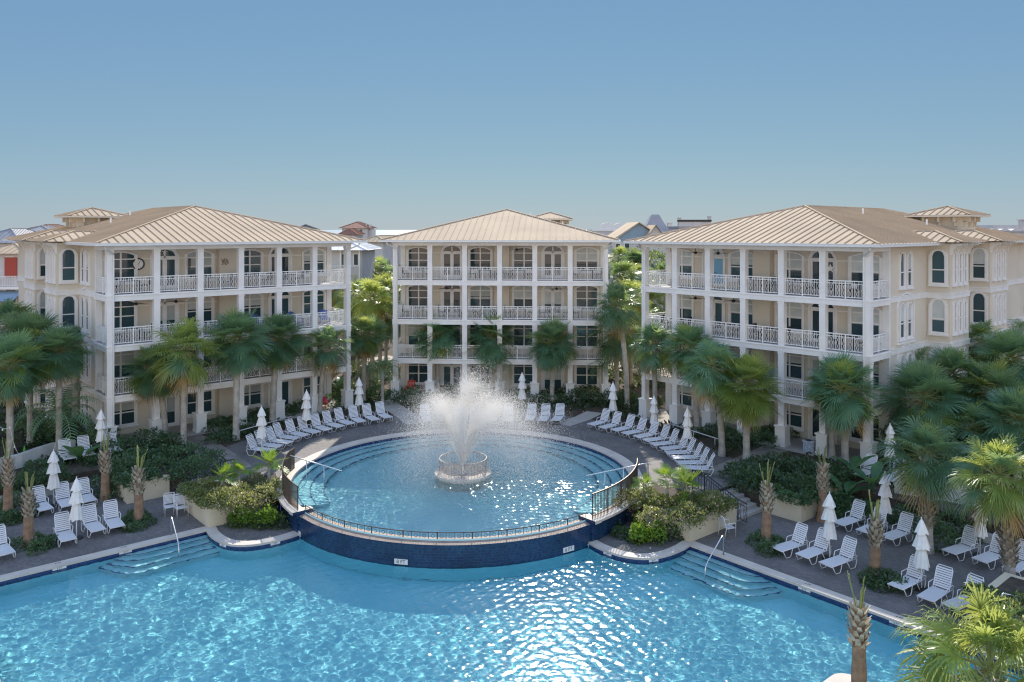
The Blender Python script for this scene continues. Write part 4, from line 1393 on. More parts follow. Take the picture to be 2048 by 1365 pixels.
# ground cover over the planting beds
def cover():
    g = np.random.default_rng(77)
    n = 90000
    x, y = g.uniform(-46, 46, n), g.uniform(34, 80, n)
    cu, cv = math.cos(AX), math.sin(AX)
    dx, dy = x - PC.x, y - PC.y
    u, v = dx * cu - dy * cv, dx * cv + dy * cu
    k = (np.hypot(u, v) > 15.6) & (v > -0.4 + np.maximum(0, 16.5 - np.abs(u)) * 0.1) & ((np.abs(u) < 19.5) | (v > 20.2 - np.abs(u) + 0.3))
    for bd, W in ((BL, 16.53), (BM, 16.64), (BR, 15.82)):
        a = -bd.rotation_euler.z
        lx = (x - bd.location.x) * math.cos(a) - (y - bd.location.y) * math.sin(a)
        ly = (x - bd.location.x) * math.sin(a) + (y - bd.location.y) * math.cos(a)
        k &= ~((lx > -0.8) & (lx < W + .8) & (ly > -1.0) & (ly < 26))
    # keep the paths clear
    for pix, w in (([(345, 862), (395, 885), (440, 915), (470, 940)], 1.1), ([(1640, 868), (1560, 893), (1490, 925), (1425, 950)], 1.0), ([(760, 800), (795, 820), (835, 848)], .9), ([(1190, 825), (1165, 837), (1125, 850)], .8)):
        c = [P(*q) for q in pix]
        for p, q in zip(c, c[1:]):
            d = q - p
            s = np.clip(((x - p.x) * d.x + (y - p.y) * d.y) / d.length_squared, 0, 1)
            k &= np.hypot(x - p.x - s * d.x, y - p.y - s * d.y) > w
    dens = np.sin(x * .9 + 1) * np.sin(y * .8) + np.sin(x * .37 + y * .5) + g.normal(size=n) * .5
    k &= dens > -0.35
    x, y = x[k], y[k]
    m = len(x)
    c = np.stack([x, y, 0.04 + 0.28 * g.random(m) ** 1.5], 1)
    ax = g.normal(size=(m, 3)) * 0.7
    ax[:, 2] = np.abs(ax[:, 2]) + 0.3
    ax /= np.linalg.norm(ax, axis=1, keepdims=True)
    o = np.cross(ax, g.normal(size=(m, 3)))
    o /= np.linalg.norm(o, axis=1, keepdims=True)
    s = (0.10 + 0.12 * g.random(m))[:, None]
    V = np.stack([c - ax * s, c + o * s * .5, c + ax * s, c - o * s * .5], 1)
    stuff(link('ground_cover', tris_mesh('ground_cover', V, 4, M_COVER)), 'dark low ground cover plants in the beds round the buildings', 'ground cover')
cover()

# ------------------------------------------------------------------ garden walls, planters
def wall_line(label, pts, z0, z1, th, m, cat='garden wall', name='retaining_wall', cap=0.0):
    b = MB()
    line = [Vector((p.x, p.y, 0)) for p in pts]
    strip(b, line, -th / 2, th / 2, z0, z1)
    for p, q, s in ((line[0], line[1], 1), (line[-1], line[-2], -1)):
        d = (q - p).normalized()
        b.obox((p.x + d.x * th * .24, p.y + d.y * th * .24, (z0 + z1) / 2 - .003), d * th * .26, Vector((-d.y, d.x, 0)) * (th / 2 + .002), (0, 0, (z1 - z0) / 2))
    return tag(b.build(name, m), label, cat)
for s, side in ((1, 'right'), (-1, 'left')):
    wall_line('cream planter wall wrapping the shrub bed %s of the round pool' % side, [F(s * 8.95, -3.75), F(s * 11.3, -6.12), F(s * 13.72, -3.7), F(s * 12.55, -2.5)], -1.0, 0.16, 0.24, M_CREAM, 'planter wall', 'planter_wall')
    wall_line('cream retaining wall below the big shrubs beyond the %s stairs' % side, [F(s * 15.6, -1.85), F(s * 17.0, -3.25), F(s * 19.9, -0.35)], -1.0, 0.18, 0.24, M_CREAM)
    wall_line('low grey retaining wall behind the loungers of the %s deck' % side, [F(s * 20.1, -0.5), F(s * 32.0, -12.4), F(s * 50, -30)], -1.0, -0.45, 0.24, M_GREYW)
wall_line('curved white garden wall on the left behind the trimmed palms', [P(-60, 968, 0), P(0, 945, 0), P(40, 935, 0), P(75, 922, 0), P(105, 912, 0), P(150, 905, 0)], -0.1, 0.75, 0.3, M_GREYW, name='garden_wall')
wall_line('white boundary wall half hidden behind the palms on the right', [P(1790, 985, 0), P(1880, 1000, 0), P(1990, 1020, 0), P(2100, 1040, 0)], -0.1, 1.0, 0.25, M_GREYW, name='garden_wall')
b = MB()
cpt = P(1952, 1252, ZL)
e1, e2 = (EU - EV).normalized(), (EU + EV).normalized()
q = [cpt, cpt + e1 * 3.4, cpt + e1 * 3.4 + e2 * 3.0, cpt + e2 * 3.0]
b.prism([(p.x, p.y) for p in q], ZL, 0.08, 0)
c = (q[0] + q[2]) / 2
q2 = [c + (p - c) * 1.03 for p in q]
b.prism([(p.x, p.y) for p in q2], 0.08, 0.16, 0)
q3 = [c + (p - c) * 0.86 for p in q]
b.poly([(p.x, p.y) for p in q3], 0.164, 1)
tag(b.build('planter_box', [M_CREAM, M_MULCH]), 'cream stucco planter box on the deck at the right edge', 'planter')
b = MB()
sp = P(2005, 1215, 0.1)
b.tube([sp + Vector((0, 0, -.05)), sp + Vector((-.12, 0, .3)), sp + Vector((0, -.05, .5)), sp + Vector((.5, -.1, .42)), sp + Vector((1.4, -.2, .3))], 0.03, 8)
tag(b.build('grab_rail', M_STEEL, smooth=True), 'bent steel rail rising from the planter box at the right edge', 'handrail')

def trailing(label, line, m, seed, m2=None):
    org = F(*line[0])
    bl = []
    g = random.Random(seed)
    for (a, c) in zip(line, line[1:]):
        p, q = F(*a), F(*c)
        n = max(1, int((q - p).length / 0.5))
        for k in range(n):
            o = p + (q - p) * ((k + .5) / n) - org
            r_ = g.uniform(.28, .5)
            bl.append((o.x, o.y, g.uniform(-.12, .12), r_, r_, g.uniform(.25, .5)))
    shrub('trailing_plant', label, 'plant', org + Vector((0, 0, .12)), bl, 420 * len(bl), 0.13, m, seed, None, m2, .25)
for s, side in ((1, 'right'), (-1, 'left')):
    trailing('dark shrubs spilling over the cream retaining wall beyond the %s stairs' % side, [(s * 15.9, -2.3), (s * 17.0, -3.4), (s * 18.2, -2.2)], M_SHRUB, 60 + s, M_BANANA if s > 0 else None)
    trailing('flowering shrubs spilling over the cream planter wall %s of the round pool' % side, [(s * 9.4, -4.3), (s * 11.3, -6.15), (s * 13.6, -3.9)], M_OLIVE, 70 + s, M_SHRUB)

# ------------------------------------------------------------------ railings and fountain
def arc_pt(r, deg, z):
    a = R(deg)
    return Vector((r * math.cos(a), r * math.sin(a), z))
def curved_railing(label, d0, d1):
    t = thing('pool_railing', label, 'railing', PC, -AX)
    n = 40
    top, bot = MB(), MB()
    top.tube([arc_pt(9.4, d0 + (d1 - d0) * i / n, 1.22) for i in range(n + 1)], 0.032, 6)
    top.build('top_rail', M_BRONZE, t)
    bot.tube([arc_pt(9.4, d0 + (d1 - d0) * i / n, 0.22) for i in range(n + 1)], 0.02, 5)
    bot.build('bottom_rail', M_BRONZE, t)
    pk = MB()
    m = 58
    for i in range(m + 1):
        a = d0 + (d1 - d0) * i / m
        r_ = 0.028 if i % 12 == 0 or i == m else 0.019
        pk.tube([arc_pt(9.4, a, 0.09), arc_pt(9.4, a, 1.21)], r_, 4, cap=False)
    pk.build('pickets', M_BRONZE, t)
curved_railing('curved bronze picket railing on the left rim of the round pool', 180 - 0.5, 270 - 47.2)
curved_railing('curved bronze picket railing on the right rim of the round pool', -3, -90 + 47.2)
t = thing('overflow_guard', 'low bronze guard with ring ornaments along the overflow edge of the round pool', 'guard rail', PC, -AX)
d0, d1 = -90 - 47, -90 + 47
for nm, z, r_ in (('top_rail', 0.26, 0.022), ('bottom_rail', -0.04, 0.018)):
    b = MB()
    b.tube([arc_pt(9.02, d0 + (d1 - d0) * i / 60, z) for i in range(61)], r_, 5)
    b.build(nm, M_BRONZE, t)
m = 78
for i in range(m + 1):
    a = d0 + (d1 - d0) * i / m
    if i % 2 == 0:
        big = i % 8 == 0
        po = MB()
        po.tube([arc_pt(9.02, a, -0.16 if big else -0.04), arc_pt(9.02, a, 0.3 if big else 0.26)], 0.028 if big else 0.012, 4)
        po.build('post', M_BRONZE, t)
    else:
        rg = MB()
        c = arc_pt(9.02, a, 0.11)
        tn = Vector((-math.sin(R(a)), math.cos(R(a)), 0))
        rg.tube([c + tn * (0.075 * math.cos(k * PI / 4)) + Vector((0, 0, 0.075 * math.sin(k * PI / 4))) for k in range(8)], 0.010, 4, True)
        rg.build('ring_ornament', M_BRONZE, t)
FC = P(926, 948, 0.0)
t = thing('fountain', 'round fountain island with ring railing in the middle of the round pool', 'fountain', (FC.x, FC.y, 0))
b = MB()
b.lathe([(1.45, -1.2), (1.45, -0.02), (1.55, 0.0), (1.55, 0.12), (1.08, 0.16), (1.05, 0.0), (0.01, -0.02)], 48)
b.build('island', M_COPING, t)
b = MB()
b.tube([(1.28 * math.cos(R(a)), 1.28 * math.sin(R(a)), 0.86) for a in range(0, 360, 8)], 0.035, 6, True)
b.tube([(1.28 * math.cos(R(a)), 1.28 * math.sin(R(a)), 0.28) for a in range(0, 360, 8)], 0.018, 5, True)
for k in range(44):
    a = 2 * PI * k / 44
    b.tube([(1.28 * math.cos(a), 1.28 * math.sin(a), 0.13), (1.28 * math.cos(a), 1.28 * math.sin(a), 0.85)], 0.012 if k % 11 else 0.03, 4, cap=False)
b.build('ring_railing', mat('weathered_metal', (0.36, 0.30, 0.25), 0.5, metal=0.2), t)
b = MB()
b.lathe([(0.001, 0.5), (0.07, 0.5), (0.09, 0.2), (0.25, 0.1), (0.25, -0.02)], 12)
b.build('nozzle', M_STEEL, t)
# spray: separate drops thrown on ballistic paths
def spray():
    g = np.random.default_rng(9)
    parts = []
    def jet(n, v0, az, tilt, s0, s1, tmax, drag=0.25, r0=0.011):
        tt = tmax * g.random(n) ** 0.85
        d = np.array([math.sin(tilt) * math.cos(az), math.sin(tilt) * math.sin(az), math.cos(tilt)])
        sp = g.normal(size=(n, 3)) * (s0 + (s1 - s0) * (tt / tmax) ** 1.3)[:, None]
        vv = v0 * (1 - 0.05 * np.abs(g.normal(size=n)))[:, None] * d + sp
        e = (1 - np.exp(-drag * tt)) / drag
        p = vv * e[:, None]
        p[:, 2] -= 0.5 * 9.81 * tt ** 2 * 0.84
        p[:, 0] += 0.4 * tt ** 2
        p[:, 2] += 0.45
        k = p[:, 2] > -0.08
        parts.append(np.concatenate([p[k], (r0 * np.exp(g.normal(size=n) * 0.35))[k][:, None]], 1))
    jet(40000, 10.0, 0, R(1), 0.22, 0.95, 1.95, r0=.0085)
    for k in range(9):
        az = k * 2 * PI / 9 + 0.35
        jet(46000, 8.5 + 0.6 * g.random(), az, R(15 + 5 * g.random()), 0.18, 1.05, 2.0, r0=.0076)
    for k in range(7):
        az = k * 2 * PI / 7 + 0.1
        jet(8000, 7.6, az, R(26 + 6 * g.random()), 0.3, 1.3, 1.95, r0=.0075)
    Q = np.concatenate(parts)
    n = len(Q)
    base = np.array([[1, 0, -.5], [-.5, .87, -.5], [-.5, -.87, -.5], [0, 0, 1.2]])
    th = g.random(n) * 6.28
    c, s = np.cos(th), np.sin(th)
    B = np.stack([np.stack([base[j, 0] * c - base[j, 1] * s, base[j, 0] * s + base[j, 1] * c, np.full(n, base[j, 2])], 1) for j in range(4)], 1)
    W = Q[:, None, :3] + B * Q[:, 3][:, None, None]
    F_ = [(0, 1, 3), (1, 2, 3), (2, 0, 3), (1, 0, 2)]
    V = np.concatenate([W[:, list(f)] for f in F_], 0)
    m = bpy.data.materials.new('water_drops')
    m.use_nodes = True
    nt = m.node_tree
    pb = nt.nodes['Principled BSDF']
    pb.inputs['Base Color'].default_value = (0.93, 0.91, 0.88, 1)
    pb.inputs['Roughness'].default_value = 0.15
    tr = nt.nodes.new('ShaderNodeBsdfTranslucent')
    tr.inputs['Color'].default_value = (0.95, 0.93, 0.90, 1)
    mx = nt.nodes.new('ShaderNodeMixShader')
    mx.inputs[0].default_value = 0.65
    nt.links.new(pb.outputs[0], mx.inputs[1])
    nt.links.new(tr.outputs[0], mx.inputs[2])
    nt.links.new(mx.outputs[0], nt.nodes['Material Output'].inputs['Surface'])
    stuff(link('fountain_spray', tris_mesh('fountain_spray', V, 3, m), None, (FC.x, FC.y, 0)), 'white plume of spray rising from the fountain and falling in a wide fan', 'water spray')
spray()
# steel handrails
def handrail(label, pts, posts=(), m=M_STEEL, r=0.03):
    t = thing('handrail', label, 'handrail', pts[0])
    o = pts[0]
    b = MB()
    b.tube([p - o for p in pts], r, 8)
    b.build('rail', m, t, smooth=True)
    for p in posts:
        b = MB()
        b.tube([p[0] - o, p[1] - o], r * 0.8, 8)
        b.build('post', m, t, smooth=True)
    return t
def bend(ps, n=4):
    out = [ps[0]]
    for i in range(1, len(ps) - 1):
        a, c, d = ps[i - 1], ps[i], ps[i + 1]
        l = min((c - a).length, (d - c).length) * 0.35
        p, q = c + (a - c).normalized() * l, c + (d - c).normalized() * l
        for k in range(n + 1):
            s = k / n
            out.append(p * (1 - s) ** 2 + c * 2 * s * (1 - s) + q * s * s)
    out.append(ps[-1])
    return out
for lab, A, B in (('steel handrail stepping into the corner of the main pool on the left', P(342, 1072, ZL), P(358, 1108, -1.1)), ('steel handrail stepping into the corner of the main pool on the right', P(1447, 1112, ZL), P(1410, 1150, -1.1))):
    up = Vector((0, 0, 0.9))
    handrail(lab, bend([A, A + up, A + up * 0.98 + (B - A) * 0.12, B + Vector((0, 0, .35)), B + Vector((0, 0, -.5))]))
for lab, a, b_ in (('long steel handrail sloping into the round pool on the left', (568, 945), (684, 975)), ('long steel handrail sloping into the round pool on the right', (1296, 965), (1172, 985))):
    A, B = P(*a, 0.05), P(*b_, -0.1)
    up = Vector((0, 0, 1.0))
    L = [A + (B - A) * k for k in (0.4, 0.7)]
    handrail(lab, bend([A, A + up, A + up + (B - A) * 0.08, B + Vector((0, 0, .85))]), [(p + Vector((0, 0, .93)), p + Vector((0, 0, -.6))) for p in L])
for lab, a, b_ in (('thin white rail sloping behind the left arc of loungers', (472, 878), (584, 846)), ('thin white rail sloping behind the right arc of loungers', (1341, 862), (1436, 893))):
    A, B = P(*a, 0), P(*b_, 0)
    up = Vector((0, 0, 0.45))
    handrail(lab, [A + up, B + up], [(A + (B - A) * k + up, A + (B - A) * k) for k in (0.06, 0.5, 0.94)], M_TUBE, 0.03)
# dark stair railings
for s, side in ((1, 'right'), (-1, 'left')):
    t = thing('stair_railing', 'dark iron railing running down the deck stairs on the %s' % side, 'railing', F(s * 12.5, -2.0))
    o = F(s * 12.5, -2.0)
    pts = [F(s * 12.1, -1.55, 0) - o, F(s * 12.62, -2.1, 0) - o, F(s * 14.0, -3.5, ZL + .1) - o, F(s * 14.35, -3.85, ZL) - o]
    for nm, h, r_ in (('top_rail', 1.0, 0.03), ('middle_rail', 0.82, 0.018), ('bottom_rail', 0.12, 0.018)):
        b = MB()
        b.tube([p + Vector((0, 0, h)) for p in pts], r_, 6)
        b.build(nm, M_BLACK, t)
    b = MB()
    for i in range(3):
        n = (4, 14, 3)[i]
        for k in range(n + (i == 2)):
            p = pts[i] + (pts[i + 1] - pts[i]) * (k / n)
            b.tube([p + Vector((0, 0, 0.0 if k == 0 else 0.12)), p + Vector((0, 0, 1.0))], 0.028 if k == 0 else 0.012, 4)
            if k % 2 == 0 and k < n:
                q_ = pts[i] + (pts[i + 1] - pts[i]) * ((k + 1) / n)
                b.tube([p + Vector((0, 0, .12)), q_ + Vector((0, 0, .82))], 0.008, 4)
                b.tube([q_ + Vector((0, 0, .12)), p + Vector((0, 0, .82))], 0.008, 4)
    b.build('pickets', M_BLACK, t)
# black fence at the left edge
t = thing('iron_fence', 'black iron fence with vertical bars at the left edge', 'fence', P(0, 935, 0))
o = P(0, 935, 0)
A, B = P(-40, 940, 0) - o, P(45, 905, 0) - o
for nm, h in (('top_rail', 1.35), ('bottom_rail', 0.15)):
    b = MB()
    b.bar(A + Vector((0, 0, h)), B + Vector((0, 0, h)), 0.04)
    b.build(nm, M_BLACK, t)
b = MB()
for k in range(31):
    p = A + (B - A) * k / 30
    b.bar(p, p + Vector((0, 0, 1.5)), 0.022 if k % 10 else 0.06)
b.build('pickets', M_BLACK, t)

# ------------------------------------------------------------------ depth markers with lettering
def lettering(parent, txt, size, loc, rot, m=M_BLACK):
    cu = bpy.data.curves.new('lettering', 'FONT')
    cu.body = txt
    cu.size = size
    cu.align_x = 'CENTER'
    cu.align_y = 'CENTER'
    cu.extrude = 0.002
    tmp = bpy.data.objects.new('tmp', cu)
    C.objects.link(tmp)
    dg = bpy.context.evaluated_depsgraph_get()
    me = bpy.data.meshes.new_from_object(tmp.evaluated_get(dg))
    bpy.data.objects.remove(tmp)
    me.materials.clear()
    me.materials.append(m)
    o = link('lettering', me, parent, loc)
    o.rotation_euler = rot
    return o
def marker_wall(txt, deg, label):
    a = R(deg) - AX
    d = Vector((math.cos(a), math.sin(a), 0))
    p = PC + d * 9.455 + Vector((0, 0, -0.90))
    t = thing('depth_marker', label, 'depth marker', p, a + PI / 2, 'white depth marker tiles')
    b = MB()
    b.box(-0.30, 0.30, -0.012, 0.012, -0.11, 0.11)
    b.build('plate', M_WHITE, t)
    lettering(t, txt, 0.22, (0, -0.016, 0.0), (R(90), 0, 0))
marker_wall('8 FT', -90 - 8, 'white tile reading 8 FT in the middle of the blue overflow wall')
marker_wall('4 FT', -90 - 46.5, 'white tile reading 4 FT at the left end of the blue overflow wall')
marker_wall('6 FT', -90 + 38, 'white tile reading 6 FT at the right end of the blue overflow wall')
def marker_edge(txt, s, tt, label):
    p = F(s * (11.25 + .7071 * tt), -6.5 - .7071 * tt, 0)
    e2 = (EU * s * .7071 + EV * .7071)
    a = math.atan2(e2.y, e2.x) - PI / 2
    t = thing('depth_marker', label, 'depth marker', p + e2 * 0.012 + Vector((0, 0, -1.0)), a, 'white depth marker tiles')
    b = MB()
    b.box(-0.26, 0.26, -0.055, -0.036, -0.045, 0.05)
    b.build('plate', M_WHITE, t)
    lettering(t, txt, 0.1, (0, -0.06, 0.0), (R(90), 0, 0))
    lettering(t, txt, 0.13, (0, 0.22, 0.14), (0, 0, 0))
for s, side in ((1, 'right'), (-1, 'left')):
    marker_edge('5 FT', s, 5.6 if s > 0 else 3.6, 'white 5 FT tile on the %s pool edge nearer to the corner steps' % side)
    marker_edge('6 FT', s, 9.2 if s > 0 else 6.2, 'white 6 FT tile on the %s pool edge farther from the corner steps' % side)
def marker_sc(s, i, label):
    p, q = SC[i], SC[i + 1]
    a = F(s * p[0], p[1])
    c = F(s * q[0], q[1])
    d = (c - a) * s
    ang = math.atan2(d.y, d.x)
    nn = Vector((math.sin(ang), -math.cos(ang), 0))
    t = thing('depth_marker', label, 'depth marker', (a + c) / 2 + nn * 0.036 + Vector((0, 0, -1.01)), ang, 'white depth marker tiles')
    b = MB()
    b.box(-0.22, 0.22, -0.008, 0.008, -0.05, 0.05)
    b.build('plate', M_WHITE, t)
    lettering(t, '4 FT', 0.1, (0, -0.012, 0.0), (R(90), 0, 0))
marker_sc(-1, 9, 'white 4 FT tile on the curved left coping nearer to the steps')
marker_sc(-1, 2, 'white 4 FT tile on the curved left coping nearer to the blue wall')
marker_sc(1, 2, 'white 4 FT tile on the curved right coping nearer to the blue wall')
marker_sc(1, 8, 'white 4 FT tile on the curved right coping nearer to the steps')
tp = F(14.6, -18.2, ZL + 0.05)
for k, (dx, dy, rz) in enumerate(((-.55, -.45, 45), (.5, -.5, -45))):
    t = thing('depth_marker', 'dark FT lettering on the white deck corner at the bottom, %s edge' % ('left', 'right')[k], 'depth marker', tp + EU * dx * 1.25 + EV * dy + Vector((0, 0, 0)), -AX + R(rz), 'white depth marker tiles')
    b = MB()
    b.box(-0.25, 0.25, -0.1, 0.1, -0.006, 0.004)
    b.build('plate', M_WHITE, t)
    lettering(t, '6 FT', 0.15, (0, 0, 0.007), (0, 0, 0))

# ------------------------------------------------------------------ loungers, chairs, parasols
def make_lounger():
    t = thing('sun_lounger', 'lounger', 'sun lounger', (0, 0, 0), 0, 'white strap sun loungers')
    b = MB()
    w = 0.31
    ang = R(63)
    hy, hz = -0.30, 0.36
    ty, tz = hy - 0.86 * math.cos(ang), hz + 0.86 * math.sin(ang)
    zf = 0.34
    for s in (-1, 1):
        b.tube([(s * w, -0.62, hz), (s * w, 1.02, zf)], 0.019, 6)
    b.tube([(-w, 1.02, zf), (w, 1.02, zf)], 0.019, 6)
    b.tube([(-w, -0.62, hz), (w, -0.62, hz)], 0.017, 6)
    b.build('frame', M_TUBE, t, smooth=True)
    b = MB()
    pts = [(-w + .012, hy, hz)] + [(-w + .012, ty + .07, tz - .1), (-w + .06, ty, tz), (w - .06, ty, tz), (w - .012, ty + .07, tz - .1)] + [(w - .012, hy, hz)]
    b.tube(pts, 0.019, 6)
    for s in (-1, 1):
        b.tube([(s * (w - .03), hy - 0.24, hz + 0.46), (s * (w - .03), -0.60, hz)], 0.013, 5)
    n = 9
    for k in range(n):
        f = (k + 0.9) / (n + 1.0)
        c = Vector((0, hy + (ty - hy) * f, hz + (tz - hz) * f))
        d = Vector((0, ty - hy, tz - hz)).normalized()
        nr = Vector((0, d.z, -d.y))
        b.obox(c + nr * 0.014, (w - .01, 0, 0), d * 0.031, nr * 0.004, 1)
    b.build('backrest', [M_TUBE, M_SLING], t)
    b = MB()
    for k in range(15):
        y = hy + 0.06 + k * 0.0885
        b.box(-w, w, y - 0.0375, y + 0.0375, 0.362, 0.370)
    b.build('seat', M_SLING, t)
    for s in (-1, 1):
        for y0, y1 in ((-0.62, 0.02), (0.36, 0.96)):
            b = MB()
            b.tube([(s * w, y0, zf), (s * (w + .03), y0 + .10, 0.14), (s * (w + .03), y0 + .17, 0.022), (s * (w + .03), y1 - .17, 0.022), (s * (w + .03), y1 - .10, 0.14), (s * w, y1, zf)], 0.018, 6)
            b.build('leg', M_TUBE, t, smooth=True)
        b = MB()
        b.tube([(s * w, -0.50, hz), (s * (w + .05), -0.58, 0.5), (s * (w + .05), -0.45, 0.57), (s * (w + .05), -0.08, 0.56), (s * w, 0.06, hz)], 0.017, 6)
        b.build('armrest', M_TUBE, t, smooth=True)
    return t
LOUNGER = make_lounger()
NL = [0]
def lounger(p, face, label, group):
    """face: the direction the feet point (a vector)"""
    rz = math.atan2(face.y, face.x) - PI / 2
    NL[0] += 1
    if NL[0] == 1:
        LOUNGER.location = p
        LOUNGER.rotation_euler = (0, 0, rz)
        LOUNGER['label'] = label
        LOUNGER['group'] = group
    else:
        dup(LOUNGER, p, rz, label, group)
jr = random.Random(4)
def arc_row(a0, a1, n, r0, r1, side, first):
    for i in range(n):
        f = i / (n - 1)
        a = R(a0 + (a1 - a0) * f)
        r_ = r0 + (r1 - r0) * f + jr.uniform(-.12, .12)
        p = F(r_ * math.cos(a), r_ * math.sin(a), 0.012)
        fc = F(0, 0.8) - p
        fc = Matrix.Rotation(jr.uniform(-.09, .09), 3, 'Z') @ Vector((fc.x, fc.y, 0))
        w = 'endmost' if i == 0 else ORD[i]
        lab = 'white lounger %s round pool, %s from the stairs end' % (side, ORD[i])
        lounger(p, fc, lab, 'loungers in the arc %s round pool' % side)
arc_row(180 - 12.5, 180 - 58.5, 12, 12.9, 13.9, 'in the arc left of the', 0)
arc_row(4.5, 54.5, 12, 12.9, 13.4, 'in the arc right of the', 0)
xs = [852, 885, 917, 950, 983, 1016, 1062, 1089, 1117]
for i, x in enumerate(xs):
    p = P(x, 836, 0.3)
    p.z = 0.012
    lounger(p + Vector((0, jr.uniform(-.15, .15), 0)), Vector((-p.x * 0.02 + (p.x + 2) * -0.04, -1, 0)), 'white strap lounger behind the fountain, %s from the left in that row' % ORD[i], 'loungers in the row behind the fountain')
toR = (EU * -.7071 - EV * .7071)
toL = (EU * .7071 - EV * .7071)
SR = [(1585, 1092, 'left of the three before the first parasol on the right deck'), (1632, 1104, 'middle one of the three before the first parasol on the right deck'), (1682, 1122, 'right of the three before the first parasol on the right deck'),
      (1703, 1042, 'left of the three in the back row on the right deck'), (1748, 1056, 'half behind a trimmed palm in the back row on the right deck'), (1798, 1069, 'right of the trimmed palm in the back row on the right deck'),
      (1819, 1164, 'left of the three nearest the planter box, under a parasol'), (1875, 1186, 'middle one of the three nearest the planter box'), (1932, 1204, 'right of the three nearest the planter box, cut by it'),
      (1926, 1098, 'left of the rough palm trunk at the right edge, under a parasol'), (1985, 1114, 'behind the rough palm trunk at the right edge'), (2041, 1130, 'cut by the right frame edge')]
for x, y, lab in SR:
    p = P(x, y, ZL + .3)
    p.z = ZL + .012
    fc = Matrix.Rotation(jr.uniform(-.1, .1) - 0.12, 3, 'Z') @ toR
    lounger(p, fc, 'white strap lounger ' + lab, 'loungers on the right deck')
SLl = [(82, 1012, 'leftmost in the back row on the left deck'), (129, 1004, 'between two parasols in the back row on the left deck'), (171, 995, 'rightmost in the back row on the left deck'),
       (129, 1070, 'left of the near parasol in the front row on the left deck'), (185, 1052, 'right of the near parasol in the front row on the left deck'), (226, 1044, 'next to the hedge bed in the front row on the left deck'), (2, 1098, 'cut by the left frame edge')]
for x, y, lab in SLl:
    p = P(x, y, ZL + .3)
    p.z = ZL + .012
    fc = Matrix.Rotation(jr.uniform(-.1, .1) + 0.05, 3, 'Z') @ toL
    lounger(p, fc, 'white strap lounger ' + lab, 'loungers on the left deck')
for x, y, f_, lab in ((133, 912, toL, 'in the leaves by the white wall on the left terrace'), (171, 905, toL, 'behind paddle leaves on the left terrace'), (226, 898, toL, 'half hidden by a trimmed palm on the left terrace'), (1733, 945, toR, 'alone in the shade among dark plants on the right terrace'), (1790, 955, toR, 'mostly hidden by a palm on the right terrace')):
    p = P(x, y, .3)
    p.z = 0.012
    lounger(p, f_, 'white strap lounger ' + lab, 'loungers on the planted terraces')
def make_parasol():
    t = thing('closed_parasol', 'parasol', 'parasol', (0, 0, 0), 0, 'closed white parasols')
    b = MB()
    b.lathe([(0.001, 0.07), (0.05, 0.07), (0.27, 0.05), (0.28, 0.0)], 20)
    b.build('base', M_BLACK, t)
    b = MB()
    b.tube([(0, 0, 0.05), (0, 0, 2.72)], 0.024, 8)
    b.build('pole', M_GUT, t)
    b = MB()
    b.lathe([(0.001, 2.80), (0.03, 2.77), (0.02, 2.72), (0.03, 2.68)], 8)
    b.build('finial', M_GUT, t)
    b = MB()
    def tier(z0, z1, r0, r1, ph, fl):
        n, L = 32, 6
        base = len(b.v)
        for j in range(L + 1):
            s = j / L
            z = z0 + (z1 - z0) * s
            for i in range(n):
                a = 2 * PI * i / n
                rr = (r0 + (r1 - r0) * s ** 0.8) * (1 + fl * (0.25 + s) * math.sin(8 * a + ph + 1.2 * s) * 0.8 + 0.05 * math.sin(3 * a + ph))
                b.v.append((rr * math.cos(a), rr * math.sin(a), z + (0.035 * math.sin(4 * a + ph) if j == L else 0)))
        for j in range(L):
            for i in range(n):
                i2 = (i + 1) % n
                b.f.append((base + j * n + i, base + (j + 1) * n + i, base + (j + 1) * n + i2, base + j * n + i2))
                b.m.append(0)
        b.f.append(tuple(base + i for i in range(n)))
        b.m.append(0)
    tier(2.70, 2.18, 0.03, 0.24, 0.3, 0.14)
    tier(2.28, 1.62, 0.10, 0.29, 1.7, 0.16)
    tier(1.72, 0.88, 0.12, 0.27, 2.9, 0.20)
    b.build('canopy', M_CANVAS, t, smooth=True)
    return t
PARASOL = make_parasol()
PS = [(523, 905, 0, 'at the stairs end of the left lounger arc'), (613, 868, 0, 'in the middle of the left lounger arc'), (718, 836, 0, 'at the far end of the left lounger arc'), (1044, 822, 0, 'behind the fountain beside the middle row'), (1226, 848, 0, 'at the far end of the right lounger arc'), (1308, 873, 0, 'in the middle of the right lounger arc'), (1375, 905, 0, 'at the stairs end of the right lounger arc'),
      (107, 1012, ZL, 'behind the back row of the left deck'), (153, 1078, ZL, 'nearest the pool on the left deck'), (202, 912, 0, 'beside the left building corner column'), (1659, 1118, ZL, 'behind the first three loungers on the right deck'), (1770, 1062, ZL, 'behind the back row on the right deck'), (1843, 1180, ZL, 'nearest the planter box on the right deck'), (1960, 1112, ZL, 'by the rough palm trunk at the right edge'), (1780, 945, 0, 'in the shade by the right building corner')]
for i, (x, y, z, w) in enumerate(PS):
    p = P(x, y, z)
    p.z = z + .012
    lab = 'closed white three tiered parasol ' + w
    if i == 0:
        PARASOL.location = p
        PARASOL['label'] = lab
    else:
        dup(PARASOL, p, i * 1.3, lab, scale=jr.uniform(.95, 1.04))
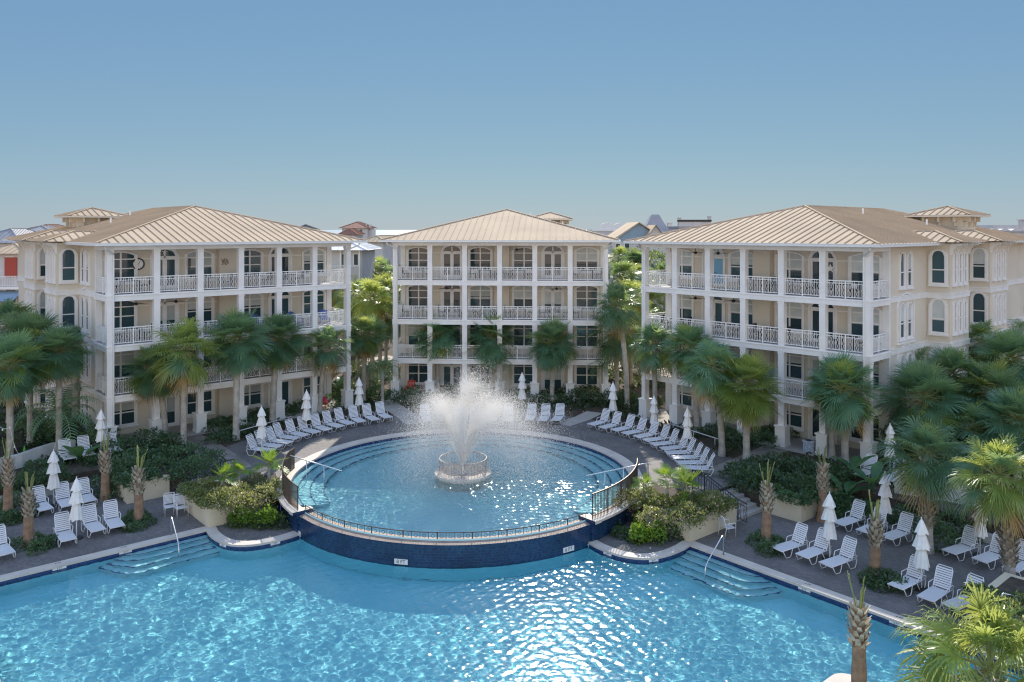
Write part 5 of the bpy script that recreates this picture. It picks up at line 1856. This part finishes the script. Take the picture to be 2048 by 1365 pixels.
def make_chair():
    t = thing('strap_chair', 'chair', 'chair', (0, 0, 0), 0, 'white strap arm chairs')
    b = MB()
    for s in (-1, 1):
        b.tube([(s * .26, .26, 0), (s * .26, .27, .62), (s * .26, .22, .66), (s * .26, -.25, .64)], 0.017, 6)
        b.tube([(s * .26, -.34, 0), (s * .26, -.24, .42), (s * .25, -.36, .92), (s * .2, -.38, .98)], 0.017, 6)
        b.tube([(s * .25, -.24, .42), (s * .25, .26, .42)], 0.015, 6)
    b.tube([(-.2, -.38, .98), (.2, -.38, .98)], 0.017, 6)
    b.build('frame', M_TUBE, t, smooth=True)
    b = MB()
    for k in range(9):
        b.box(-.25, .25, -.22 + k * .055, -.178 + k * .055, .425, .433)
    b.build('seat', M_SLING, t)
    b = MB()
    for k in range(8):
        f = k / 8
        b.obox((0, -.262 - .11 * f, .52 + .42 * f), (.245, 0, 0), (0, -.005, .02), (0, .004, .001))
    b.build('backrest', M_SLING, t)
    return t
c0 = make_chair()
p = P(340, 1030, ZL)
c0.location = p
c0.rotation_euler = (0, 0, R(-150))
c0['label'] = 'white strap arm chair left of the pair by the left planter wall'
q = P(362, 1032, ZL)
dup(c0, q, R(-140), 'white strap arm chair right of the pair by the left planter wall')
dup(c0, P(1455, 1072, ZL), R(-70), 'lone white strap arm chair by the right planter wall')

# ------------------------------------------------------------------ balcony furniture and small things
def on(bd, x, y, z):
    return Vector(bd.location) + Matrix.Rotation(bd.rotation_euler.z, 3, 'Z') @ Vector((x, y, z))
M_BLUE = mat('blue_painted_wood', (0.03, 0.10, 0.42), 0.5)
M_RED = mat('red_painted_wood', (0.55, 0.07, 0.04), 0.5)
def slat_chair(label, p, rz, m, group):
    t = thing('slat_chair', label, 'garden chair', p, rz, group)
    b = MB()
    for k in range(5):
        x = -.24 + k * .12
        b.bar((x, -.18, .32), (x * 1.15, -.62, 1.08 - abs(k - 2) * .05), 0.105, 0.025, (0, 1, 0))
    b.build('backrest', m, t)
    b = MB()
    for k in range(5):
        b.obox((0, -.16 + k * .12, .33 + k * .02), (.28, 0, 0), (0, .054, .01), (0, 0, .011))
    b.build('seat', m, t)
    b = MB()
    for s in (-1, 1):
        b.box(s * .34 - .07, s * .34 + .07, -.3, .45, .56, .585)
    b.build('armrest', m, t)
    for s in (-1, 1):
        b = MB()
        b.bar((s * .31, .38, 0), (s * .31, .38, .56), .04, .09)
        b.build('leg', m, t)
        b = MB()
        b.bar((s * .29, .4, .34), (s * .29, -.55, .04), .03, .1)
        b.build('leg', m, t)
ra = BL.rotation_euler.z
slat_chair('blue slatted chair behind the third floor railing, beside the french door on the left building', on(BL, 10.2, 1.7, FL[2] + .01), ra + PI, M_BLUE, 'blue slatted chairs')
slat_chair('blue slatted chair left of the last column on the left building balcony', on(BL, 13.0, 1.2, FL[2] + .01), ra + PI + .3, M_BLUE, 'blue slatted chairs')
slat_chair('blue slatted chair in the last corner bay of the left building balcony', on(BL, 15.2, 1.0, FL[2] + .01), ra + PI - .3, M_BLUE, 'blue slatted chairs')
slat_chair('red slatted chair on the patio left of the middle building', on(BM, 1.0, .9, .03), BM.rotation_euler.z + PI, M_RED, 'red slatted chairs')
slat_chair('red slatted chair on the patio close to the second column of the middle building', on(BM, 2.4, 1.0, .03), BM.rotation_euler.z + PI - .2, M_RED, 'red slatted chairs')
t = thing('wall_clock', 'round white wall clock with black rim on the top left balcony', 'clock', on(BL, 2.45, BD - .02, FL[3] + 1.75), ra)
b = MB()
b.tube([(0.36 * math.cos(k * PI / 12), -.02, 0.36 * math.sin(k * PI / 12)) for k in range(24)], 0.045, 6, True)
b.build('rim', M_BLACK, t)
b = MB()
b.face([(0.35 * math.cos(-k * PI / 12), -.015, 0.35 * math.sin(-k * PI / 12)) for k in range(24)])
b.build('face', M_WHITE, t)
b = MB()
b.bar((0, -.025, 0), (.12, -.025, .18), .025, .01, (0, 1, 0))
b.bar((0, -.028, 0), (-.07, -.028, -.1), .025, .01, (0, 1, 0))
for k in range(12):
    a = k * PI / 6
    b.bar((.27 * math.cos(a), -.024, .27 * math.sin(a)), (.31 * math.cos(a), -.024, .31 * math.sin(a)), .02, .006, (0, 1, 0))
b.build('hands', M_BLACK, t)
def fan(label, bd, x, f):
    t = thing('ceiling_fan', label, 'ceiling fan', on(bd, x, 1.2, (FL[f + 1] if f < 3 else CEIL + .4) - .42), bd.rotation_euler.z + x, 'ceiling fans under the balconies')
    b = MB()
    b.tube([(0, 0, 0), (0, 0, -.25)], .02, 6)
    b.build('rod', M_DARK, t)
    b = MB()
    b.lathe([(.001, -.22), (.1, -.24), (.13, -.32), (.08, -.4), (.001, -.42)], 10)
    b.build('motor', M_DARK, t)
    for k in range(5):
        a = k * 2 * PI / 5
        d = Vector((math.cos(a), math.sin(a), 0))
        b = MB()
        b.bar(d * .12 + Vector((0, 0, -.31)), d * .68 + Vector((0, 0, -.33)), .13, .012)
        b.build('blade', M_DARK, t)
for bd, nm, x, f, w in ((BL, 'left', 1.9, 2, 'third floor first bay'), (BL, 'left', 4.4, 2, 'third floor second bay'), (BR, 'right', 3.4, 3, 'top floor second bay'), (BR, 'right', 3.4, 2, 'third floor second bay'), (BR, 'right', 5.2, 3, 'top floor before the blue door'),
        (BR, 'right', 6.4, 2, 'third floor third bay'), (BM, 'middle', 3.9, 2, 'third floor second bay'), (BM, 'middle', 12.8, 2, 'third floor fifth bay'), (BM, 'middle', 9.6, 3, 'top floor fourth bay'), (BR, 'right', 13.2, 1, 'second floor last bay')):
    fan('dark ceiling fan on the %s building, %s' % (nm, w), bd, x, f)
def patio_set(label, bd, x, f, seed):
    g = random.Random(seed)
    t = thing('patio_table_set', label, 'patio furniture', on(bd, x, 1.4, FL[f] + .01), bd.rotation_euler.z, 'dark patio furniture on the balconies')
    b = MB()
    b.box(-.55, .55, -.4, .4, .70, .74)
    for sx in (-1, 1):
        for sy in (-1, 1):
            b.box(sx * .48 - .025, sx * .48 + .025, sy * .33 - .025, sy * .33 + .025, 0, .7)
    b.build('table', M_DARK, t)
    for k, x0 in enumerate((-.95, .95)):
        b = MB()
        b.box(x0 - .25, x0 + .25, -.25, .25, .40, .46)
        s = -1 if k == 0 else 1
        b.bar((x0 + s * .24, -.25, .7), (x0 + s * .24, .25, .7), .05, .55)
        for sy in (-.22, .22):
            b.box(x0 - .22, x0 - .18, sy - .02, sy + .02, 0, .4)
            b.box(x0 + .18, x0 + .22, sy - .02, sy + .02, 0, .4)
        b.build('seat', M_DARK, t)
for i, (bd, nm, x, f, w) in enumerate([(BL, 'left', 1.6, 3, 'below the wall clock'), (BL, 'left', 9.8, 3, 'top floor fourth bay'), (BL, 'left', 1.8, 2, 'third floor first bay'), (BL, 'left', 5.2, 2, 'third floor second bay'), (BM, 'middle', 1.5, 2, 'third floor first bay'), (BM, 'middle', 4.4, 2, 'third floor second bay'), (BM, 'middle', 7.2, 2, 'third floor third bay'), (BM, 'middle', 12.6, 2, 'third floor fifth bay'), (BM, 'middle', 15.3, 2, 'third floor last bay'),
        (BR, 'right', 8.0, 3, 'top floor beside the centre pier'), (BR, 'right', 13.5, 3, 'top floor last bay'), (BR, 'right', 5.6, 2, 'third floor third bay'), (BR, 'right', 1.6, 2, 'third floor first bay'), (BL, 'left', 1.4, 1, 'second floor first bay'), (BL, 'left', 7.0, 3, 'top floor third bay'), (BL, 'left', 12.4, 3, 'top floor fifth bay'), (BL, 'left', 7.4, 2, 'third floor third bay'), (BM, 'middle', 1.5, 3, 'top floor first bay'), (BM, 'middle', 7.0, 3, 'top floor third bay'), (BM, 'middle', 9.7, 3, 'top floor fourth bay'), (BM, 'middle', 15.2, 3, 'top floor last bay'), (BM, 'middle', 9.8, 2, 'third floor fourth bay'), (BR, 'right', 10.8, 3, 'top floor fifth bay'), (BR, 'right', 14.0, 2, 'third floor last bay'), (BR, 'right', 9.0, 2, 'third floor fourth bay')]):
    patio_set('dark table with two chairs on the %s building balcony, %s' % (nm, w), bd, x, f, i)
def star(label, bd, x, z, r, m):
    b = MB()
    pts = [((r if k % 2 == 0 else r * .42) * math.sin(k * PI / 5), (r if k % 2 == 0 else r * .42) * math.cos(k * PI / 5)) for k in range(10)]
    b.face([(px, -.03, pz) for px, pz in reversed(pts)])
    for k in range(10):
        a, c = pts[k], pts[(k + 1) % 10]
        b.face([(a[0], -.03, a[1]), (c[0], -.03, c[1]), (c[0], 0, c[1]), (a[0], 0, a[1])])
    tag(b.build('star_ornament', m, None, on(bd, x, BD - .09, z), bd.rotation_euler.z), label, 'wall ornament')
star('pale star ornament in the fanlight of the second bay on the left building', BL, 4.1, FL[3] + 2.5, .2, M_GUT)
star('pale star ornament on the french door of the right building top floor', BR, 12.4, FL[3] + 1.6, .3, M_WHITE)
b = MB()
for k in range(5):
    b.tube([(-.35 + .1 * k + .04 * math.sin(j), -.03, -.25 + .07 * j + .05 * math.sin(k * 2 + j * .5)) for j in range(7)], .018, 5)
tag(b.build('metal_wall_art', M_BRONZE, None, on(BL, 8.2, BD - .5, FL[3] + 1.8), ra), 'curly bronze metal art on the centre pier of the left building top floor', 'wall art')
def bell(label, bd, x, z):
    t = thing('wind_chime', label, 'wind chime', on(bd, x, BD - .25, z), 0, 'dark wind chimes')
    b = MB()
    b.lathe([(.001, .3), (.09, .25), (.1, .22), (.001, .22)], 10)
    b.build('cap', M_DARK, t)
    for k in range(6):
        a = k * PI / 3
        b = MB()
        b.tube([(.07 * math.cos(a), .07 * math.sin(a), .22), (.07 * math.cos(a), .07 * math.sin(a), -.25 - .04 * k)], .014, 5)
        b.build('chime_tube', M_DARK, t)
bell('dark wind chime right of the french door on the left building top floor', BL, 5.7, FL[3] + 1.75)
bell('dark lantern like chime beside the door of the right building third floor', BR, 6.3, FL[2] + 1.7)
# blue door with shade on the right building
b = MB()
b.box(-.36, .36, -.035, -.012, .26, 1.95)
tag(b.build('door_shade', mat('light_blue_shade', (0.20, 0.42, 0.60), 0.7), None, on(BR, 4.35, BD - .01, FL[3] + .03), BR.rotation_euler.z), 'light blue shade filling a glass door on the right building top floor', 'door shade')
# bin, cone, shield, lights
t = thing('waste_bin', 'square pale bin with blue print standing in the shade beyond the right path', 'bin', P(1617, 905, 0), .3)
b = MB()
b.box(-.22, .22, -.22, .22, .03, .62)
b.box(-.25, .25, -.25, .25, .62, .72)
b.build('body', mat('pale_blue_bin', (0.30, 0.42, 0.55), .6, (0.6, 0.65, 0.7), 5, 2), t)
b = MB()
b.box(-.17, .17, -.17, .17, .72, .735)
b.build('opening', M_BLACK, t)
t = thing('traffic_cone', 'bright green traffic cone by the iron fence on the left', 'cone', P(49, 912, 0.0))
t.scale = (0.62,) * 3
b = MB()
b.lathe([(.03, .95), (.05, .9), (.21, .05), (.21, .02)], 16)
b.build('cone_body', mat('lime_plastic', (0.10, 0.55, 0.06), .5), t)
b = MB()
b.box(-.27, .27, -.27, .27, 0, .04)
b.build('cone_base', M_BLACK, t)
def string_lights(label, pts):
    t = thing('string_lights', label, 'string lights', pts[0])
    o = pts[0]
    line = []
    for a, c in zip(pts, pts[1:]):
        for k in range(8):
            s = k / 8
            line.append(a * (1 - s) + c * s - o - Vector((0, 0, .5 * 4 * s * (1 - s))))
    line.append(pts[-1] - o)
    b = MB()
    b.tube(line, .012, 4)
    b.build('cable', M_GUT, t)
    for p in line[2::3]:
        b = MB()
        b.lathe([(.001, 0), (.03, -.03), (.045, -.1), (.001, -.15)], 8, p)
        b.build('bulb', M_GUT, t)
string_lights('string of pale bulbs hanging before the dark palms on the left', [Vector((XP(-20, 44), 44, 3.4)), Vector((XP(20, 44.5), 44.5, 2.3)), Vector((XP(44, 45), 45, .6))])
string_lights('string of pale bulbs hanging before the dark thicket on the right', [Vector((XP(1930, 41), 41, .9)), Vector((XP(1975, 41), 41, 2.1)), Vector((XP(2055, 41), 41, 2.6))])
t = thing('flower_pot', 'pink flowering pot plant at the end of the left building', 'flower pot', P(645, 822, 0))
b = MB()
b.lathe([(.001, 0), (.2, 0), (.26, .38), (.001, .34)], 14)
b.build('pot', mat('terracotta', (.5, .3, .2), .8), t)
V = leaf_cloud([(0, 0, .62, .36, .36, .34)], 260, .14, 5)
link('blossom', tris_mesh('blossom', V, 4, mat('pink_petal', (.75, .08, .18), .6)), t)

# ------------------------------------------------------------------ houses beyond, between and beside the buildings
M_RTILE = mat('red_roof_tile', (0.32, 0.15, 0.10), 0.85, (0.24, 0.11, 0.08), 3, 5, .4, 9)
M_GROOF = mat('grey_metal_roof', (0.33, 0.33, 0.34), 0.5, (0.28, 0.28, 0.30), .5, 4)
M_BROOF = mat('blue_grey_gable', (0.26, 0.36, 0.46), 0.6, (0.22, 0.32, 0.42), 1, 3)
M_WROOF = mat('white_metal_roof', (0.75, 0.74, 0.72), 0.5)
M_PALE = mat('pale_house_wall', (0.58, 0.56, 0.55), 0.85, (0.52, 0.50, 0.49), 1, 4)
M_SHUT = mat('red_shutter', (0.36, 0.06, 0.04), 0.7)
def house(label, x0, x1, ye, d, dep, roof, rise, mw=M_PALE, mr=M_ROOF, rz=0.0, wins=(), ov=0.5, parapet=0.0, extra=None, floors=None):
    """front face at distance d between pixel columns x0 and x1, eaves at pixel row ye"""
    W = (x1 - x0) / FPX * d
    ze = ZP(ye, d)
    t = thing('house', label, 'house', (XP((x0 + x1) / 2, d), d, 0), rz, 'houses beyond the apartment buildings')
    b = MB()
    b.box(-W / 2, W / 2, 0, dep, -.3, ze)
    b.build('wall', mw, t)
    b = MB()
    if roof == 'hip':
        hip_roof(b, -W / 2 - ov, W / 2 + ov, -ov, dep + ov, ze + .02, rise, .6, .05)
        b.build('roof', [mr, mw], t)
    elif roof == 'gable':
        h = rise
        for y0, y1 in ((-ov, dep + ov),):
            A = [(-W / 2 - ov, ze), (0, ze + h), (W / 2 + ov, ze)]
            for (xa, za), (xb, zb) in zip(A, A[1:]):
                b.face([(xa, y0, za), (xb, y0, zb), (xb, y1, zb), (xa, y1, za)])
                b.face([(xa, y0, za - .15), (xb, y0, zb - .15), (xb, y0, zb), (xa, y0, za)])
        b.face([(-W / 2, 0, ze), (W / 2, 0, ze), (0, 0, ze + h * .94)], 1)
        b.build('roof', [mr, M_BROOF], t)
    elif roof == 'flat':
        b.box(-W / 2 - .15, W / 2 + .15, -.15, dep + .15, ze, ze + .35)
        b.build('roof', mr, t)
    for wx, wy, ww, wh in wins:
        X = (wx - (x0 + x1) / 2) / FPX * d
        zz = ZP(wy, d)
        f = MB()
        w2, h2 = ww / FPX * d / 2, wh / FPX * d / 2
        f.box(X - w2 - .08, X + w2 + .08, -.06, .0, zz - h2 - .08, zz + h2 + .08)
        fo = f.build('window', M_WHITE, t)
        f = MB()
        f.face([(X - w2, -.065, zz - h2), (X + w2, -.065, zz - h2), (X + w2, -.065, zz + h2), (X - w2, -.065, zz + h2)])
        f.build('pane', M_PANE, fo)
    if extra:
        extra(t, W, ze, dep)
    return t
def chimneys(*spec):
    def fn(t, W, ze, dep):
        for fx, fy, w, h in spec:
            b = MB()
            b.box(W * fx - w / 2, W * fx + w / 2, dep * fy - w / 2, dep * fy + w / 2, ze, ze + h)
            b.box(W * fx - w * .65, W * fx + w * .65, dep * fy - w * .65, dep * fy + w * .65, ze + h, ze + h + .15)
            b.build('chimney', M_PALE, t)
    return fn
def left_house(t, W, ze, dep):
    b = MB()
    b.box(W * .08, W * .36, -.12, -.02, ze - 2.3, ze - .35)
    o = b.build('shutter', M_SHUT, t)
    o['label'] = 'dark red shutter'
    link('railing', railing_mesh(W * .9), t, (-W * .45, -.6, ze - 3.2))
    b = MB()
    b.box(-W * .5, W * .5, -.7, 0, ze - 3.45, ze - 3.2)
    b.build('balcony_slab', M_WHITE, t)
    b = MB()
    b.face([(-W * .55, -1.8, ze - 4.5), (W * .5, -1.8, ze - 4.5), (W * .5, 0, ze - 3.6), (-W * .55, 0, ze - 3.6)])
    b.face([(W * .5, -1.8, ze - 4.56), (-W * .55, -1.8, ze - 4.56), (-W * .55, 0, ze - 3.66), (W * .5, 0, ze - 3.66)])
    b.build('porch_roof', M_BROOF, t)
house('cream house with red shutter and white balcony railing at the left edge', -40, 47, 508, 78, 10, 'hip', .35, M_PALE, M_ROOF, 0, [(20, 528, 14, 26), (22, 590, 20, 30)], .6, 0, left_house)
house('house with grey roof just above the red shuttered one at the left edge', -60, 40, 487, 96, 9, 'hip', .5, M_PALE, M_GROOF)
house('house with long white edged roof above the left building bay roofs', 25, 110, 472, 112, 10, 'hip', .4, M_PALE, M_GROOF, .2)
house('house with dark red tiled roof far behind on the left', 40, 108, 463, 150, 10, 'hip', .35, M_PALE, M_RTILE)
house('house with blue grey roof peeking over the left building ridge', 588, 634, 459, 150, 12, 'gable', 1.0, M_PALE, M_GROOF, .3)
def tower(t, W, ze, dep):
    b = MB()
    b.box(W * .32, W * .66, 1, 5, 0, ze - .3)
    b.box(W * .38, W * .42, 1.2, 1.5, ze - .3, ze + 1.1)
    b.box(W * .52, W * .60, 1.2, 1.6, ze - .3, ze + .8)
    b.build('terrace_tower', M_PALE, t)
house('white tower house with red tiled hip roof standing against the sea', 684, 735, 457, 165, 8, 'hip', .42, M_PALE, M_RTILE, 0, [(722, 463, 6, 8)], .6, 0, tower)
house('low house with small red tiled roof in front of the tower house', 680, 712, 470, 150, 7, 'hip', .6, M_PALE, M_RTILE)
house('pale house with tan hip roof and shaded side right of the left building', 722, 768, 485, 105, 10, 'hip', .42, M_PALE, M_ROOF, -.25, [(742, 500, 8, 16)])
def sun_porch(t, W, ze, dep):
    for x in (-.45, 0, .45):
        b = MB()
        b.box(W * x - .08, W * x + .08, -.3, -.14, ze - 5, ze)
        b.build('porch_post', M_WHITE, t)
    link('railing', railing_mesh(W * .88), t, (-W * .44, -.25, ze - 2.6))
house('house with bright white porch roof right beside the left building end', 640, 724, 501, 84, 8, 'hip', .4, M_PALE, M_WROOF, 0, [(690, 520, 12, 22), (712, 520, 8, 22)], .7, 0, sun_porch)
house('low tan roofed house behind the round broadleaf tree', 725, 800, 535, 108, 8, 'hip', .35, M_PALE, M_ROOF, .1)
house('tan roofed house at the left edge of the middle building', 770, 830, 512, 112, 9, 'hip', .4, M_PALE, M_ROOF)
def dutch(t, W, ze, dep):
    b = MB()
    for s in (-1, 1):
        pts = [(s * W * .02, ze), (s * W * .30, ze), (s * W * .30, ze + 1.1), (s * W * .26, ze + 1.45), (s * W * .16, ze + 1.6), (s * W * .06, ze + 1.45), (s * W * .02, ze + 1.1)]
        for y in (-.05, .5):
            b.face([(x, y, z) for x, z in (pts if (s > 0) == (y > 0) else reversed(pts))])
        for a, c in zip(pts, pts[1:] + pts[:1]):
            b.face([(a[0], -.05, a[1]), (c[0], -.05, c[1]), (c[0], .5, c[1]), (a[0], .5, a[1])])
        b.box(min(s * W * .30, s * W * .5), max(s * W * .30, s * W * .5), -.05, .5, ze, ze + .45)
    b.build('curved_parapet', M_WROOF, t)
house('white house with curved twin parapet right of the middle building roof', 1186, 1268, 463, 150, 10, 'flat', 0, M_PALE, M_WROOF, 0, [(1228, 472, 8, 8)], .5, 0, dutch)
def gables(t, W, ze, dep):
    b = MB()
    x0, x1, h = W * .05, W * .5, 2.2
    b.box(x0, x1, -1.6, 0, 0, ze)
    b.face([(x0, -1.6, ze), (x1, -1.6, ze), ((x0 + x1) / 2, -1.6, ze + h)])
    o = b.build('gable_wing', M_PALE, t)
    b = MB()
    for xa, xb in ((x0 - .4, (x0 + x1) / 2), (x1 + .4, (x0 + x1) / 2)):
        b.face([(xa, -2, ze - .3), (xb, -2, ze + h), (xb, 4, ze + h), (xa, 4, ze - .3)])
    b.build('gable_roof', M_ROOF, t)
house('house with two blue grey gables in the gap left of the right building', 1225, 1330, 484, 104, 10, 'gable', 2.6, M_PALE, M_ROOF, 0, [(1236, 496, 8, 16), (1254, 494, 9, 18), (1272, 500, 8, 14)], .5, 0, gables)
def peak(t, W, ze, dep):
    b = MB()
    prof = [(W * .5, ze), (W * .30, ze + 1.6), (W * .17, ze + 2.9), (W * .14, ze + 3.1)]
    for (a, za), (c, zb) in zip(prof, prof[1:]):
        for sx, sy in ((1, 0), (-1, 0), (0, 1), (0, -1)):
            q = []
            for r_, z in ((a, za), (c, zb)):
                for s in (-1, 1):
                    q.append((sx * r_ if sx else s * r_, (sy * r_ if sy else s * r_) + dep / 2, z))
            b.face([q[0], q[1], q[3], q[2]])
    r_ = prof[-1][0]
    b.face([(-r_, dep / 2 - r_, prof[-1][1]), (r_, dep / 2 - r_, prof[-1][1]), (r_, dep / 2 + r_, prof[-1][1]), (-r_, dep / 2 + r_, prof[-1][1])])
    b.build('peaked_roof', M_GROOF, t)
    chimneys((.55, .3, .8, 1.4))(t, W, ze, dep)
house('house with tall flared grey peaked roof far behind the right building', 1288, 1340, 462, 150, 5, None, 0, M_PALE, M_GROOF, 0, (), .5, 0, peak)
def ridge(t, W, ze, dep):
    b = MB()
    b.box(-W / 2, W / 2, 0, 1, ze + .0, ze + 1.15)
    b.build('parapet_wall', M_PALE, t)
    b = MB()
    b.box(-W / 2 - .1, W / 2 + .1, -.1, 1.1, ze + 1.15, ze + 1.5)
    b.build('dark_ridge_cap', M_DARK, t)
    chimneys((-.47, .06, .5, 1.75), (.47, .06, .5, 2.0))(t, W, ze, dep)
house('house with long dark capped parapet over the left slope of the right roof', 1358, 1422, 457, 140, 9, 'flat', 0, M_PALE, M_GROOF, 0, (), .4, 0, ridge)
def scall(t, W, ze, dep):
    for fx in (-.42, -.2, .05):
        b = MB()
        w = 1.7
        pts = [(W * fx - w, ze), (W * fx - .35, ze + .7), (W * fx - .3, ze + 1.35), (W * fx + .3, ze + 1.35), (W * fx + .35, ze + .7), (W * fx + w, ze)]
        for y in (0, 6):
            b.face([(x, y, z) for x, z in (pts if y else reversed(pts))])
        for a, c in zip(pts, pts[1:]):
            b.face([(a[0], 0, a[1]), (c[0], 0, c[1]), (c[0], 6, c[1]), (a[0], 6, a[1])])
        b.build('gable_parapet', M_PALE, t)
    chimneys((.3, .1, 1.4, 2.2))(t, W, ze, dep)
house('pale house with small flared gables and chimney at the right edge behind the cupola', 1983, 2075, 466, 140, 10, 'flat', 0, M_PALE, M_GROOF, 0, (), .4, 0, scall)
